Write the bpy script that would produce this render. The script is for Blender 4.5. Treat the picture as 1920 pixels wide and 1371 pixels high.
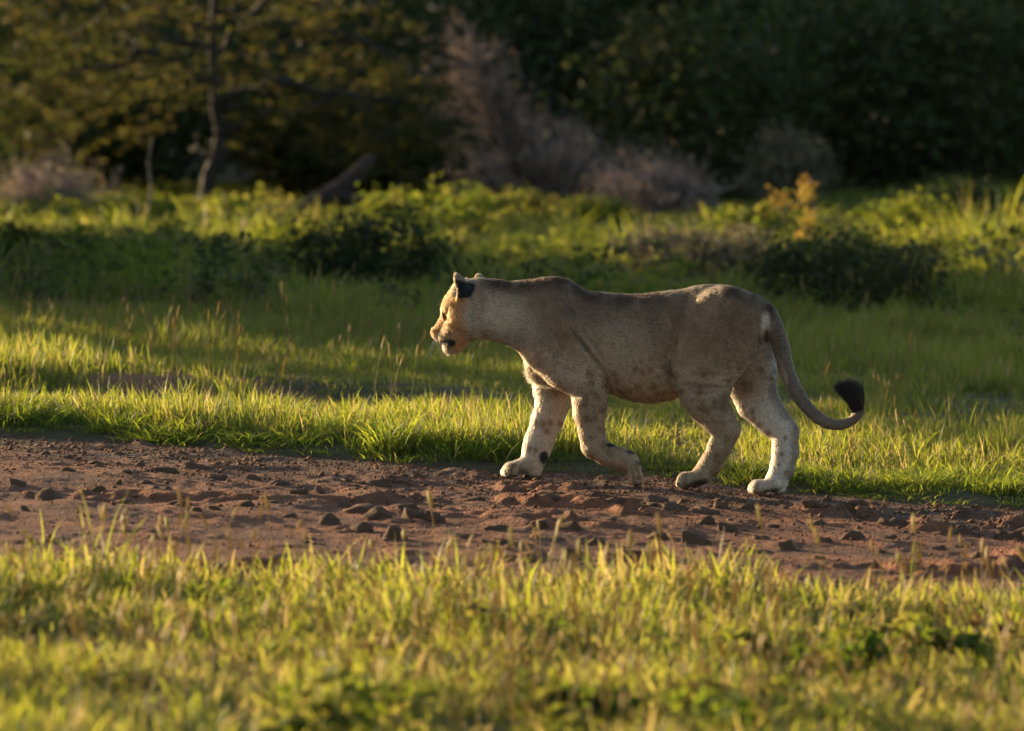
import bpy, bmesh, math, random
import numpy as np
from mathutils import Vector, Matrix

for _o in list(bpy.data.objects):
    bpy.data.objects.remove(_o, do_unlink=True)
SC = bpy.context.scene
COL = SC.collection
RNG = np.random.default_rng(11)
random.seed(11)

# ------------------------------------------------------------------ camera
F_PX = 10920.0            # focal length in pixels of the 1920 px wide photograph
CAM_D, CAM_H, HORIZON = 28.0, 2.2, 47.0
cam_data = bpy.data.cameras.new('camera')
cam = bpy.data.objects.new('camera', cam_data)
COL.objects.link(cam)
cam.location = (0.0, -CAM_D, CAM_H)
cam.rotation_euler = (math.radians(90) - math.atan((685.5 - HORIZON) / F_PX), 0, 0)
cam_data.sensor_width = 36.0
cam_data.lens = 36.0 * F_PX / 1920.0
cam_data.clip_start, cam_data.clip_end = 0.5, 1500.0
cam_data.dof.use_dof = True
cam_data.dof.focus_distance = 28.0
cam_data.dof.aperture_fstop = 2.9
cam_data.dof.aperture_blades = 0
SC.camera = cam

# ------------------------------------------------------------------ sky, sun, exposure
SUN_EL, SUN_AZ = 9.0, 40.0      # elevation; angle behind the picture plane, from the left
world = bpy.data.worlds.new('World')
SC.world = world
world.use_nodes = True
wn = world.node_tree.nodes
wn.clear()
w_out = wn.new('ShaderNodeOutputWorld')
w_bg = wn.new('ShaderNodeBackground')
w_sky = wn.new('ShaderNodeTexSky')
w_sky.sky_type = 'NISHITA'
w_sky.sun_disc = False
w_sky.sun_elevation = math.radians(SUN_EL)
w_sky.sun_rotation = math.radians(-90 + SUN_AZ)
w_bg.inputs['Strength'].default_value = 0.09
world.node_tree.links.new(w_sky.outputs[0], w_bg.inputs['Color'])
world.node_tree.links.new(w_bg.outputs[0], w_out.inputs['Surface'])
sun_data = bpy.data.lights.new('sun', 'SUN')
sun_data.energy = 5.0
sun_data.color = (1.0, 0.73, 0.40)
sun_data.angle = math.radians(0.6)
sun = bpy.data.objects.new('sun', sun_data)
COL.objects.link(sun)
_el, _az = math.radians(SUN_EL), math.radians(SUN_AZ)
SUN_DIR = Vector((-math.cos(_az) * math.cos(_el), math.sin(_az) * math.cos(_el), math.sin(_el)))
sun.rotation_euler = SUN_DIR.to_track_quat('Z', 'Y').to_euler()
sun.location = SUN_DIR * 60
SC.view_settings.view_transform = 'Standard'
SC.view_settings.look = 'None'
SC.view_settings.exposure = 1.75
SC.view_settings.gamma = 1.0
SC.view_settings.use_curve_mapping = False
SC.cycles.use_denoising = True
SC.cycles.max_bounces = 5
SC.cycles.diffuse_bounces = 3
SC.cycles.glossy_bounces = 2
SC.cycles.transmission_bounces = 3
SC.cycles.use_adaptive_sampling = True
SC.cycles.adaptive_threshold = 0.02
SC.cycles.transparent_max_bounces = 8

# ------------------------------------------------------------------ helpers
def smoothstep(a, b, x):
    t = np.clip((x - a) / (b - a), 0, 1)
    return t * t * (3 - 2 * t)

_perm = np.random.default_rng(5).random((64, 64, 8)).astype(np.float32)
def vnoise2(x, y, ch=0):
    """smooth tiling value noise, 0..1"""
    xi, yi = np.floor(x).astype(int), np.floor(y).astype(int)
    fx, fy = x - xi, y - yi
    fx, fy = fx * fx * (3 - 2 * fx), fy * fy * (3 - 2 * fy)
    P = _perm[:, :, ch % 8]
    a, b = P[xi % 64, yi % 64], P[(xi + 1) % 64, yi % 64]
    c, d = P[xi % 64, (yi + 1) % 64], P[(xi + 1) % 64, (yi + 1) % 64]
    return (a * (1 - fx) + b * fx) * (1 - fy) + (c * (1 - fx) + d * fx) * fy

def fbm2(x, y, octaves=4, ch=0):
    s, amp, tot = 0.0, 1.0, 0.0
    for i in range(octaves):
        s = s + amp * vnoise2(x * 2 ** i + 17.3 * i, y * 2 ** i + 5.1 * i, ch + i)
        tot += amp
        amp *= 0.5
    return s / tot

def noise3(p, scale, ch=0):
    x, y, z = p[:, 0] * scale, p[:, 1] * scale, p[:, 2] * scale
    return (vnoise2(x + 0.37 * z, y + 3.1, ch) + vnoise2(y + 0.29 * x, z + 9.7, ch + 1) + vnoise2(z + 0.41 * y, x + 1.3, ch + 2)) / 3

def mesh_np(name, verts, faces, mat=None, parent=None, smooth=True, loop_n=None):
    """faces: (n,3) or (n,4) int array"""
    me = bpy.data.meshes.new(name)
    verts = np.asarray(verts, dtype=np.float32)
    faces = np.asarray(faces, dtype=np.int32)
    n, k = faces.shape
    me.vertices.add(len(verts))
    me.vertices.foreach_set('co', verts.ravel())
    me.loops.add(n * k)
    me.loops.foreach_set('vertex_index', faces.ravel())
    me.polygons.add(n)
    me.polygons.foreach_set('loop_start', np.arange(0, n * k, k, dtype=np.int32))
    me.polygons.foreach_set('loop_total', np.full(n, k, dtype=np.int32))
    if smooth:
        me.polygons.foreach_set('use_smooth', np.ones(n, dtype=bool))
    me.update(calc_edges=True)
    me.validate()
    if mat:
        me.materials.append(mat)
    return me

def link(name, me, parent=None, loc=None):
    o = bpy.data.objects.new(name, me)
    COL.objects.link(o)
    if parent is not None:
        o.parent = parent
    if loc is not None:
        o.location = loc
    return o

def tag(o, label=None, cat=None, group=None, kind=None):
    if label: o['label'] = label
    if cat: o['category'] = cat
    if group: o['group'] = group
    if kind: o['kind'] = kind
    return o

def thing(name, label, cat, loc=(0, 0, 0), rz=0.0, group=None):
    o = bpy.data.objects.new(name, None)
    COL.objects.link(o)
    o.location = loc
    o.rotation_euler = (0, 0, rz)
    o.empty_display_size = 0.2
    return tag(o, label, cat, group)

def new_mat(name):
    m = bpy.data.materials.new(name)
    m.use_nodes = True
    nt = m.node_tree
    nt.nodes.clear()
    out = nt.nodes.new('ShaderNodeOutputMaterial')
    return m, nt, out

def N(nt, kind, **inputs):
    n = nt.nodes.new(kind)
    for k, v in inputs.items():
        key = k.replace('_', ' ')
        if key in n.inputs:
            n.inputs[key].default_value = v
        else:
            setattr(n, k, v)
    return n

def set_color_attr(me, name, cols, domain='POINT'):
    a = me.attributes.new(name, 'FLOAT_COLOR', domain)
    c = np.ones((len(cols), 4), dtype=np.float32)
    c[:, :3] = cols
    a.data.foreach_set('color', c.ravel())

def pix_to_ground(px, py, z=0.0):
    d = F_PX * (CAM_H - z) / (py - HORIZON)
    return (px - 960) * d / F_PX, d - CAM_D

# ================================================================== the lioness
# body frame: head towards -x, left flank towards -y (the camera side), z up
LION_YAW = math.radians(15.0)
LION_X, LION_Y = 0.615, 0.0
_c, _s = math.cos(LION_YAW), math.sin(LION_YAW)

def bp(px, py, yb=0.0):
    """body-frame point which lies on the sight line of photograph pixel (px, py) at side offset yb"""
    d = CAM_D
    for _ in range(6):
        X = (px - 960) * d / F_PX
        xb = (X - LION_X - yb * _s) / _c
        d = LION_Y - xb * _s + yb * _c + CAM_D
    return np.array([xb, yb, CAM_H - (py - HORIZON) * d / F_PX])

def body_to_world(p):
    p = np.asarray(p)
    return np.stack([LION_X + p[..., 0] * _c + p[..., 1] * _s, LION_Y - p[..., 0] * _s + p[..., 1] * _c, p[..., 2]], -1)

def world_to_pix(w):
    d = w[..., 1] + CAM_D
    return 960 + F_PX * w[..., 0] / d, HORIZON + F_PX * (CAM_H - w[..., 2]) / d

M_PX = CAM_D / F_PX       # metres per photograph pixel at the animal

# ================================================================== lie of the land
PAWS = [body_to_world(bp(975, 898, .105)), body_to_world(bp(1195, 915, -.132)), body_to_world(bp(1284, 919.5, -.128)), body_to_world(bp(1430, 929.5, .12)), body_to_world(bp(1463, 931, .12)), body_to_world(bp(1003, 897.5, .105))]
_A = np.array([[p[0], 1.0] for p in PAWS]); _B = np.array([p[2] + .075 * p[1] * 0 for p in PAWS])
_sl, _z0 = np.linalg.lstsq(_A, _B, rcond=None)[0]
_res = [p[2] - (_sl * p[0] + _z0) for p in PAWS]

def far_edge(x):      # far edge of the track (y as a function of x)
    return .72 - .34 * x + .10 * np.sin(x * 2.1 + .6) + .05 * np.sin(x * 5.3) + .12 * (fbm2(x * 1.7 + 40, x * 0 + 3.3, 3) - .5)
def near_edge(x):
    return -5.60 + .14 * np.minimum(x * x, 9.0) + .22 * np.sin(x * 1.3 + 1.0) + .5 * (fbm2(x * .9 + 11, x * 0 + 8.1, 3) - .5)

def land(x, y):
    """large form of the ground without the track's fine relief"""
    x = np.asarray(x, dtype=float); y = np.asarray(y, dtype=float)
    fade = 1 - .8 * smoothstep(3, 20, y)
    xc = 7 * np.tanh(x / 7)
    z = _sl * xc * fade + _z0
    for p, r in zip(PAWS, _res):
        z = z + r * .8 * np.exp(-((x - p[0]) ** 2 + (y - p[1]) ** 2) / (2 * .13 ** 2))
    # verge step, gentle meadow rolls, hummocks of the rough grass, rise behind the thicket
    z = z + .035 * smoothstep(.0, .35, y - far_edge(x)) * smoothstep(6, 3, y)
    z = z + .10 * smoothstep(4.6, 5.3, y + .5 * np.sin(x * 1.7)) * smoothstep(1.0, -.6, x) * smoothstep(9, 7, y)
    z = z + .10 * (fbm2(x * .35 + 9, y * .30, 3, 2) - .5) * smoothstep(2, 8, y)
    z = z + .42 * (fbm2(x * .34 + 3, y * .20 + 7, 3, 4) - .45) * (1 - .6 * smoothstep(28, 38, y)) * smoothstep(15, 24, y)
    z = z + .26 * smoothstep(24, 36, y) * smoothstep(2.0, 6.5, x) + .05 * smoothstep(20, 34, y)
    z = z + 5.5 * smoothstep(75, 150, y) + .06 * (fbm2(x * .8, y * .8, 2, 1) - .5) * smoothstep(-4.5, -6, y)
    return z

def track_relief(x, y):
    keep = np.ones_like(x)
    for p in PAWS:
        keep *= 1 - .85 * np.exp(-((x - p[0]) ** 2 + (y - p[1]) ** 2) / (2 * .10 ** 2))
    r = .080 * (fbm2(x * 1.1 + 3, y * 1.0, 3, 0) - .5)
    rough = smoothstep(.42, .62, fbm2(x * .9 + 20, y * .9 + 6, 2, 2))
    lumps = fbm2(x * 4.2 + 1, y * 3.0 + 2, 4, 3)
    r = r + .042 * smoothstep(.53, .68, lumps) * (.25 + .75 * rough)
    r = r + .020 * (fbm2(x * 14, y * 9, 3, 5) - .5) * (.3 + .7 * rough) + .005 * (vnoise2(x * 47, y * 30, 6) - .5)
    return r * keep

def on_track(x, y):
    return (y < far_edge(x)) & (y > near_edge(x))

# ------------------------------------------------------------------ materials of the ground
def soil_material(name, base, alt, grey, scale):
    m, nt, out = new_mat(name)
    tc = N(nt, 'ShaderNodeTexCoord')
    n1 = N(nt, 'ShaderNodeTexNoise', Scale=scale, Detail=6.0, Roughness=.62)
    n2 = N(nt, 'ShaderNodeTexNoise', Scale=scale * 14, Detail=5.0, Roughness=.7)
    n3 = N(nt, 'ShaderNodeTexVoronoi', Scale=scale * 42)
    for n in (n1, n2, n3):
        nt.links.new(tc.outputs['Object'], n.inputs['Vector'])
    r1 = N(nt, 'ShaderNodeValToRGB')
    r1.color_ramp.elements[0].position, r1.color_ramp.elements[1].position = .36, .66
    r1.color_ramp.elements[0].color, r1.color_ramp.elements[1].color = (*alt, 1), (*base, 1)
    nt.links.new(n1.outputs[0], r1.inputs[0])
    at = N(nt, 'ShaderNodeAttribute', attribute_name='grit')
    mx = N(nt, 'ShaderNodeMix', data_type='RGBA')
    mx.inputs[7].default_value = (*grey, 1)
    nt.links.new(at.outputs['Fac'], mx.inputs[0]); nt.links.new(r1.outputs[0], mx.inputs[6])
    mu = N(nt, 'ShaderNodeMix', data_type='RGBA', blend_type='MULTIPLY'); mu.inputs[0].default_value = .8
    mr = N(nt, 'ShaderNodeMapRange'); mr.inputs[1].default_value, mr.inputs[2].default_value = .3, .7
    mr.inputs[3].default_value, mr.inputs[4].default_value = .55, 1.3
    nt.links.new(n2.outputs[0], mr.inputs[0])
    nt.links.new(mx.outputs[2], mu.inputs[6]); nt.links.new(mr.outputs[0], mu.inputs[7])
    b = N(nt, 'ShaderNodeBsdfPrincipled', Roughness=.9)
    b.inputs['Specular IOR Level'].default_value = .2
    nt.links.new(mu.outputs[2], b.inputs['Base Color'])
    ad = N(nt, 'ShaderNodeMath', operation='ADD')
    nt.links.new(n2.outputs[0], ad.inputs[0])
    sc_ = N(nt, 'ShaderNodeMath', operation='MULTIPLY'); sc_.inputs[1].default_value = .5
    nt.links.new(n3.outputs['Distance'], sc_.inputs[0]); nt.links.new(sc_.outputs[0], ad.inputs[1])
    bu = N(nt, 'ShaderNodeBump', Strength=.9, Distance=.012)
    nt.links.new(ad.outputs[0], bu.inputs['Height']); nt.links.new(bu.outputs[0], b.inputs['Normal'])
    nt.links.new(b.outputs[0], out.inputs[0])
    return m
DIRT = soil_material('red_dirt', (.225, .082, .036), (.105, .045, .025), (.105, .066, .046), 1.6)
TURF = soil_material('turf_soil', (.075, .060, .028), (.050, .042, .020), (.185, .082, .040), .9)
STONE = soil_material('track_stone', (.25, .145, .090), (.145, .078, .048), (.17, .075, .040), 6.0)

def grid(xs, ys, fz):
    X, Y = np.meshgrid(xs, ys, indexing='ij')
    Z = fz(X, Y)
    v = np.stack([X, Y, Z], -1).reshape(-1, 3)
    nx, ny = len(xs), len(ys)
    i = np.arange(nx * ny).reshape(nx, ny)
    f = np.stack([i[:-1, :-1], i[1:, :-1], i[1:, 1:], i[:-1, 1:]], -1).reshape(-1, 4)
    return v, f

def spread(lo, hi, step, far_lo, far_hi, g=1.35):
    mid = np.arange(lo, hi + step * .5, step)
    a, s, left = lo, step, []
    while a > far_lo:
        s *= g; a -= s; left.append(a)
    b, s, right = hi, step, []
    while b < far_hi:
        s *= g; b += s; right.append(b)
    return np.concatenate([left[::-1], mid, right])

# ground: one sheet to the horizon, lowered a little where the track's own sheet lies
def ground_z(x, y):
    t = smoothstep(-.06, .30, far_edge(x) - y) * smoothstep(-.06, .30, y - near_edge(x))
    return land(x, y) - .09 * t
gv, gf = grid(spread(-9, 9, .16, -900, 900), spread(-12, 42, .16, -60, 1200), ground_z)
me = mesh_np('ground', gv, gf, TURF)
a = me.attributes.new('grit', 'FLOAT', 'POINT')
BARE = [(330, 776, .95, .75)]       # bare soil patches (photo px, py, half sizes in m)
BARE = [(*pix_to_ground(q[0], q[1]), q[2], q[3]) for q in BARE]
def bare(x, y):
    b = np.zeros_like(x)
    wob = .35 + 1.2 * fbm2(x * 3.2, y * 1.6, 3, 2)
    for (cx, cy, rx, ry) in BARE:
        q = np.sqrt(((x - cx) / rx) ** 2 + ((y - cy) / ry) ** 2)
        b = np.maximum(b, 1 - smoothstep(.75, 1.2, q / wob))
    return b
a.data.foreach_set('value', bare(gv[:, 0], gv[:, 1]).astype(np.float32))
tag(link('ground', me), kind='structure')

xs = spread(-3.4, 3.6, .018, -60, 60, 1.25)
ys = np.arange(-6.2, 3.2, .026)
def track_z(x, y):
    e = np.minimum(far_edge(x) - y, y - near_edge(x))
    return land(x, y) + track_relief(x, y) - .002 - .25 * smoothstep(.10, -.22, e)
X_, Y_ = np.meshgrid(xs, np.linspace(-1, 1, 330), indexing='ij')
YC = (far_edge(X_) + near_edge(X_)) / 2 + Y_ * ((far_edge(X_) - near_edge(X_)) / 2 + .16)
Z_ = track_z(X_, YC)
i = np.arange(X_.size).reshape(X_.shape)
tf = np.stack([i[:-1, :-1], i[1:, :-1], i[1:, 1:], i[:-1, 1:]], -1).reshape(-1, 4)
tv = np.stack([X_, YC, Z_], -1).reshape(-1, 3)
me = mesh_np('dirt_track', tv, tf, DIRT)
a = me.attributes.new('grit', 'FLOAT', 'POINT')
e = far_edge(tv[:, 0]) - tv[:, 1]
gr = np.clip(smoothstep(1.9, .5, e + .8 * (fbm2(tv[:, 0] * 1.1, tv[:, 1] * 1.0, 3, 1) - .5)) * .85 + .25 * smoothstep(.5, .7, fbm2(tv[:, 0] * 2.5, tv[:, 1] * 2, 3, 7)) - .1, 0, 1)
a.data.foreach_set('value', gr.astype(np.float32))
TRACK = tag(link('dirt_track', me), 'reddish brown rutted dirt track strewn with half buried stones', kind='structure')

# ------------------------------------------------------------------ stones half buried in the track
def stone_mesh(seed):
    r = np.random.default_rng(seed)
    bm = bmesh.new()
    bmesh.ops.create_icosphere(bm, subdivisions=3, radius=1.0)
    for _ in range(9):                                   # flat chipped facets
        d = Vector(r.normal(0, 1, 3)); d.z = abs(d.z) * .8; d.normalize()
        h = r.uniform(.45, .80)
        for q in bm.verts:
            t = q.co.dot(d) - h
            if t > 0: q.co -= d * t * .95
    off = r.uniform(0, 50, 3)
    co = np.array([q.co[:] for q in bm.verts]) + off
    nz = noise3(co, 1.7, 0) - .5; nz2 = noise3(co, 4.3, 2) - .5
    for q, a1, a2 in zip(bm.verts, nz, nz2):
        q.co *= 1 + .7 * a1 + .35 * a2
        q.co.x *= 1 - .18 * q.co.y * r.uniform(-1, 1)
    me = bpy.data.meshes.new('stone')
    bm.to_mesh(me); bm.free()
    for p in me.polygons: p.use_smooth = True
    me.materials.append(STONE)
    me.attributes.new('grit', 'FLOAT', 'POINT')
    return me
STONES = [stone_mesh(100 + k) for k in range(12)]
rocks = [(91, 930, 92, 34), (717, 968, 66, 22), (772, 971, 46, 19), (811, 974, 48, 22), (670, 986, 50, 19), (740, 1000, 52, 28), (925, 995, 62, 14), (1011, 989, 44, 14),
 (1071, 993, 50, 18), (1032, 944, 38, 14), (889, 935, 52, 11), (1084, 1042, 44, 22), (615, 972, 58, 20), (688, 956, 92, 15), (766, 957, 42, 13), (821, 949, 36, 12), (699, 902, 62, 16),
 (649, 900, 24, 8), (1273, 957, 54, 18), (1350, 953, 44, 18), (1325, 963, 62, 15), (1150, 953, 62, 15), (1115, 944, 38, 12), (1304, 1010, 70, 20), (1233, 1003, 62, 13), (1325, 984, 38, 14),
 (1360, 992, 42, 18), (1425, 1007, 38, 12), (1479, 1020, 42, 22), (1121, 1015, 42, 12), (1152, 1052, 100, 34), (1225, 951, 38, 10), (1279, 940, 26, 12), (1526, 958, 54, 15), (1607, 941, 64, 12),
 (1587, 959, 42, 11), (1681, 983, 62, 12), (1885, 998, 38, 14), (1900, 1006, 54, 16), (1806, 996, 36, 15), (1552, 1016, 36, 12), (1605, 1012, 54, 19), (1670, 1013, 46, 14), (1528, 981, 62, 13),
 (1618, 963, 26, 10), (1813, 961, 48, 10), (307, 884, 72, 15), (370, 878, 62, 13), (260, 870, 32, 9), (182, 917, 34, 10), (221, 906, 14, 9), (232, 943, 42, 13), (307, 920, 46, 9), (336, 936, 52, 9),
 (479, 894, 38, 11), (404, 896, 62, 13), (336, 956, 30, 9), (182, 873, 32, 9), (365, 963, 28, 8), (560, 930, 40, 11), (520, 905, 34, 9), (598, 915, 30, 9), (455, 945, 44, 10), (540, 965, 36, 10),
 (1765, 1030, 40, 12), (1840, 1045, 44, 12), (1720, 955, 36, 8), (1400, 1030, 30, 10), (950, 1025, 26, 9), (870, 1010, 30, 10), (1240, 1040, 34, 10), (30, 905, 40, 10), (40, 960, 38, 10), (120, 885, 34, 9)]
rr = np.random.default_rng(21)
for _ in range(150):
    x = rr.uniform(-2.9, 3.0)
    if rr.random() < .55:
        y = far_edge(np.array(x)) - rr.gamma(2.0, .55) - .10
    else:
        y = rr.uniform(near_edge(np.array(x)), far_edge(np.array(x)) - .2)
    if any((x - p[0]) ** 2 + (y - p[1]) ** 2 < .05 ** 2 + .012 for p in PAWS):
        continue
    rocks.append((x, float(y), None, float(np.clip(rr.lognormal(math.log(.026), .45), .014, .075))))
for k, (qx, qy, w, h) in enumerate(rocks):
    if w is None:
        x, y, rx = qx, qy, h
        ry, rz = rx * rr.uniform(.6, 1.0), rx * rr.uniform(.3, .55)
    else:
        z = 0.0
        for _ in range(4):
            x, y = pix_to_ground(qx, qy + h * .28, z); z = float(land(x, y))
        rx = w / 2 * M_PX * 1.05; ry = rx * rr.uniform(.55, .85); rz = h * M_PX * .98
    zz = float(land(x, y) + track_relief(np.array([x]), np.array([y]))[0])
    o = link('stone', STONES[k % len(STONES)], TRACK, (x, y, zz + rz * rr.uniform(-.12, .12)))
    o.scale = (rx, ry, rz)
    o.rotation_euler = (rr.normal(0, .12), rr.normal(0, .12), rr.uniform(-.5, .5) + (math.pi if rr.random() < .5 else 0))
# pebbles and clods, too many to count
n = 13000
x = rr.uniform(-3.2, 3.3, n)
y = np.where(rr.random(n) < .8, far_edge(x) - rr.gamma(1.6, .62, n), rr.uniform(near_edge(x) - .2, far_edge(x)))
ok = (y > near_edge(x) - .2) & (y < far_edge(x) - .02)
x, y = x[ok], y[ok]; n = len(x)
r = np.clip(rr.lognormal(math.log(.0048), .55, n), .002, .02)
octa = np.array([(1, 0, 0), (0, 1, 0), (-1, 0, 0), (0, -1, 0), (0, 0, .75), (0, 0, -.6)])
of = np.array([(0, 1, 4), (1, 2, 4), (2, 3, 4), (3, 0, 4), (1, 0, 5), (2, 1, 5), (3, 2, 5), (0, 3, 5)])
ang = rr.uniform(0, 6.28, n); ca, sa = np.cos(ang), np.sin(ang)
pv = octa[None] * r[:, None, None] * rr.uniform(.6, 1.3, (n, 6, 1))
pv = np.stack([pv[..., 0] * ca[:, None] - pv[..., 1] * sa[:, None], pv[..., 0] * sa[:, None] + pv[..., 1] * ca[:, None], pv[..., 2]], -1)
pv += np.stack([x, y, land(x, y) + track_relief(x, y) + r * .15], -1)[:, None]
me = mesh_np('pebbles', pv.reshape(-1, 3), (of[None] + 6 * np.arange(n)[:, None, None]).reshape(-1, 3), STONE, smooth=False)
gt = me.attributes.new('grit', 'FLOAT', 'POINT')
gt.data.foreach_set('value', np.repeat((rr.random(n) * .9).astype(np.float32), 6))
tag(link('pebbles', me, TRACK), kind='stuff')

# ------------------------------------------------------------------ leaf materials
def leaf_material(name, refl, trans, tmix=.5, rough=.65, spec=.10):
    """reflecting and light-passing leaf; the 'tint' attribute (0..1..2) runs fresh > yellowing > straw"""
    m, nt, out = new_mat(name)
    at = N(nt, 'ShaderNodeAttribute', attribute_name='tint')
    oi = N(nt, 'ShaderNodeObjectInfo')
    ad = N(nt, 'ShaderNodeMath', operation='MULTIPLY_ADD')
    ad.inputs[1].default_value = .34; 
    nt.links.new(oi.outputs['Random'], ad.inputs[0]); nt.links.new(at.outputs['Fac'], ad.inputs[2])
    def ramp(cols):
        r = N(nt, 'ShaderNodeValToRGB')
        el = r.color_ramp.elements
        el[0].position, el[1].position = 0.0, 1.0
        el[0].color, el[1].color = (*cols[0], 1), (*cols[2], 1)
        q = el.new(.5); q.color = (*cols[1], 1)
        nt.links.new(ad.outputs[0], r.inputs[0])
        return r
    a, b = ramp(refl), ramp(trans)
    p = N(nt, 'ShaderNodeBsdfPrincipled', Roughness=rough)
    p.inputs['Specular IOR Level'].default_value = spec
    t = N(nt, 'ShaderNodeBsdfTranslucent')
    nt.links.new(a.outputs[0], p.inputs['Base Color']); nt.links.new(b.outputs[0], t.inputs['Color'])
    ms = N(nt, 'ShaderNodeMixShader'); ms.inputs[0].default_value = tmix
    nt.links.new(p.outputs[0], ms.inputs[1]); nt.links.new(t.outputs[0], ms.inputs[2])
    nt.links.new(ms.outputs[0], out.inputs[0])
    return m
GRASS = leaf_material('grass_blade', [(.040, .066, .022), (.085, .105, .028), (.24, .19, .10)], [(.10, .17, .014), (.36, .39, .03), (.45, .34, .12)], .55, .55, .22)
LEAF_OLIVE = leaf_material('acacia_leaf', [(.026, .036, .013), (.042, .047, .016), (.065, .054, .020)], [(.075, .10, .015), (.13, .135, .022), (.17, .125, .03)], .42)
LEAF_DARK = leaf_material('thicket_leaf', [(.024, .038, .018), (.040, .055, .022), (.065, .065, .03)], [(.03, .06, .012), (.06, .085, .015), (.10, .09, .02)], .32)
LEAF_FRESH = leaf_material('herb_leaf', [(.045, .085, .022), (.085, .12, .03), (.15, .14, .05)], [(.10, .17, .015), (.20, .24, .02), (.30, .26, .05)], .45, .75, .08)
LEAF_GREY = leaf_material('grey_leaf', [(.085, .095, .060), (.12, .115, .08), (.16, .13, .10)], [(.07, .09, .03), (.11, .10, .05), (.15, .11, .07)], .3)
LEAF_RUST = leaf_material('rusty_leaf', [(.16, .13, .035), (.22, .15, .04), (.25, .14, .05)], [(.32, .27, .04), (.40, .27, .05), (.40, .22, .05)], .5)
TWIG_GREY = leaf_material('dead_twig', [(.19, .155, .150), (.27, .21, .19), (.34, .23, .18)], [(.1, .08, .07), (.12, .09, .08), (.15, .10, .08)], .12)
def bark_material(name, c0, c1):
    m, nt, out = new_mat(name)
    tc = N(nt, 'ShaderNodeTexCoord')
    n1 = N(nt, 'ShaderNodeTexNoise', Scale=14.0, Detail=6.0)
    nt.links.new(tc.outputs['Object'], n1.inputs['Vector'])
    r = N(nt, 'ShaderNodeValToRGB')
    r.color_ramp.elements[0].position, r.color_ramp.elements[1].position = .35, .7
    r.color_ramp.elements[0].color, r.color_ramp.elements[1].color = (*c0, 1), (*c1, 1)
    nt.links.new(n1.outputs[0], r.inputs[0])
    b = N(nt, 'ShaderNodeBsdfPrincipled', Roughness=.85)
    nt.links.new(r.outputs[0], b.inputs['Base Color'])
    bu = N(nt, 'ShaderNodeBump', Strength=.8, Distance=.02)
    nt.links.new(n1.outputs[0], bu.inputs['Height']); nt.links.new(bu.outputs[0], b.inputs['Normal'])
    nt.links.new(b.outputs[0], out.inputs[0])
    return m
LEAF_BROWN = leaf_material('brown_leaf', [(.075, .045, .025), (.10, .06, .03), (.13, .075, .035)], [(.12, .07, .03), (.15, .08, .03), (.18, .09, .035)], .4)
BARK = bark_material('bark_dark', (.014, .011, .009), (.034, .026, .020))
BARK_RED = bark_material('bark_red', (.020, .012, .010), (.045, .026, .020))

# ------------------------------------------------------------------ grass
def blades(n, r, h, w, lean, rs, straw=.12, seg=4, tint0=.28):
    """one tuft: n curved blades; returns verts, quads, tint"""
    base = rs.normal(0, r * .5, (n, 2))
    H = h * rs.uniform(.45, 1.15, n); Wd = w * rs.uniform(.6, 1.25, n)
    az = rs.uniform(0, 6.283, n)
    out = np.arctan2(base[:, 1], base[:, 0]) + rs.normal(0, 1.0, n)
    ln = lean * rs.uniform(.15, 1.2, n)
    dx, dy = np.cos(out), np.sin(out)
    V = np.zeros((n, seg + 1, 2, 3))
    for i in range(seg + 1):
        s = i / seg
        bx = base[:, 0] + dx * ln * H * s ** 1.9
        by = base[:, 1] + dy * ln * H * s ** 1.9
        bz = H * (s - .22 * ln * s ** 2.4)
        ww = Wd * (.75 + .6 * s) * (1 - s ** 2.2) + .0003
        tw = az + .9 * s
        for k, sg in enumerate((-.5, .5)):
            V[:, i, k, 0] = bx + np.cos(tw) * ww * sg
            V[:, i, k, 1] = by + np.sin(tw) * ww * sg
            V[:, i, k, 2] = bz
    idx = np.arange(n * (seg + 1) * 2).reshape(n, seg + 1, 2)
    F = np.stack([idx[:, :-1, 0], idx[:, :-1, 1], idx[:, 1:, 1], idx[:, 1:, 0]], -1).reshape(-1, 4)
    t = np.clip(tint0 + rs.normal(0, .13, n), 0, 1)
    t = np.where(rs.random(n) < straw, rs.uniform(.75, 1.0, n), t)
    T = np.repeat(t, (seg + 1) * 2)
    return V.reshape(-1, 3), F, T

def stalks(n, r, h, rs, head=.055):
    """flowering stems: thin stem and a slim seed head"""
    vs, fs, ts, k0 = [], [], [], 0
    for _ in range(n):
        bx, by = rs.normal(0, r * .5, 2)
        H = h * rs.uniform(.6, 1.15); a = rs.uniform(0, 6.283); ln = rs.uniform(.03, .25)
        prof = [(0, .0010), (.5, .0009), (.80, .0008), (.83, .0032), (.90, .0046), (.97, .0030), (1.0, .0004)]
        for (s, rad) in prof:
            c = np.array([bx + math.cos(a) * ln * H * s * s, by + math.sin(a) * ln * H * s * s, H * (s - .1 * ln * s)])
            for q in range(3):
                vs.append(c + np.array([math.cos(q * 2.094) * rad, math.sin(q * 2.094) * rad, 0]))
        for i in range(len(prof) - 1):
            for q in range(3):
                fs.append((k0 + i * 3 + q, k0 + i * 3 + (q + 1) % 3, k0 + i * 3 + 3 + (q + 1) % 3, k0 + i * 3 + 3 + q))
        k0 += len(prof) * 3
        ts += [rs.uniform(.72, .95)] * (len(prof) * 3)
    return np.array(vs), np.array(fs), np.array(ts)

def tuft_collection(name, makers):
    c = bpy.data.collections.new(name)
    for k, (v, f, t) in enumerate(makers):
        me = mesh_np('%s_%02d' % (name, k), v, f, GRASS)
        a = me.attributes.new('tint', 'FLOAT', 'POINT')
        a.data.foreach_set('value', t.astype(np.float32))
        o = bpy.data.objects.new('%s_%02d' % (name, k), me)
        c.objects.link(o)
    return c

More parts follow.
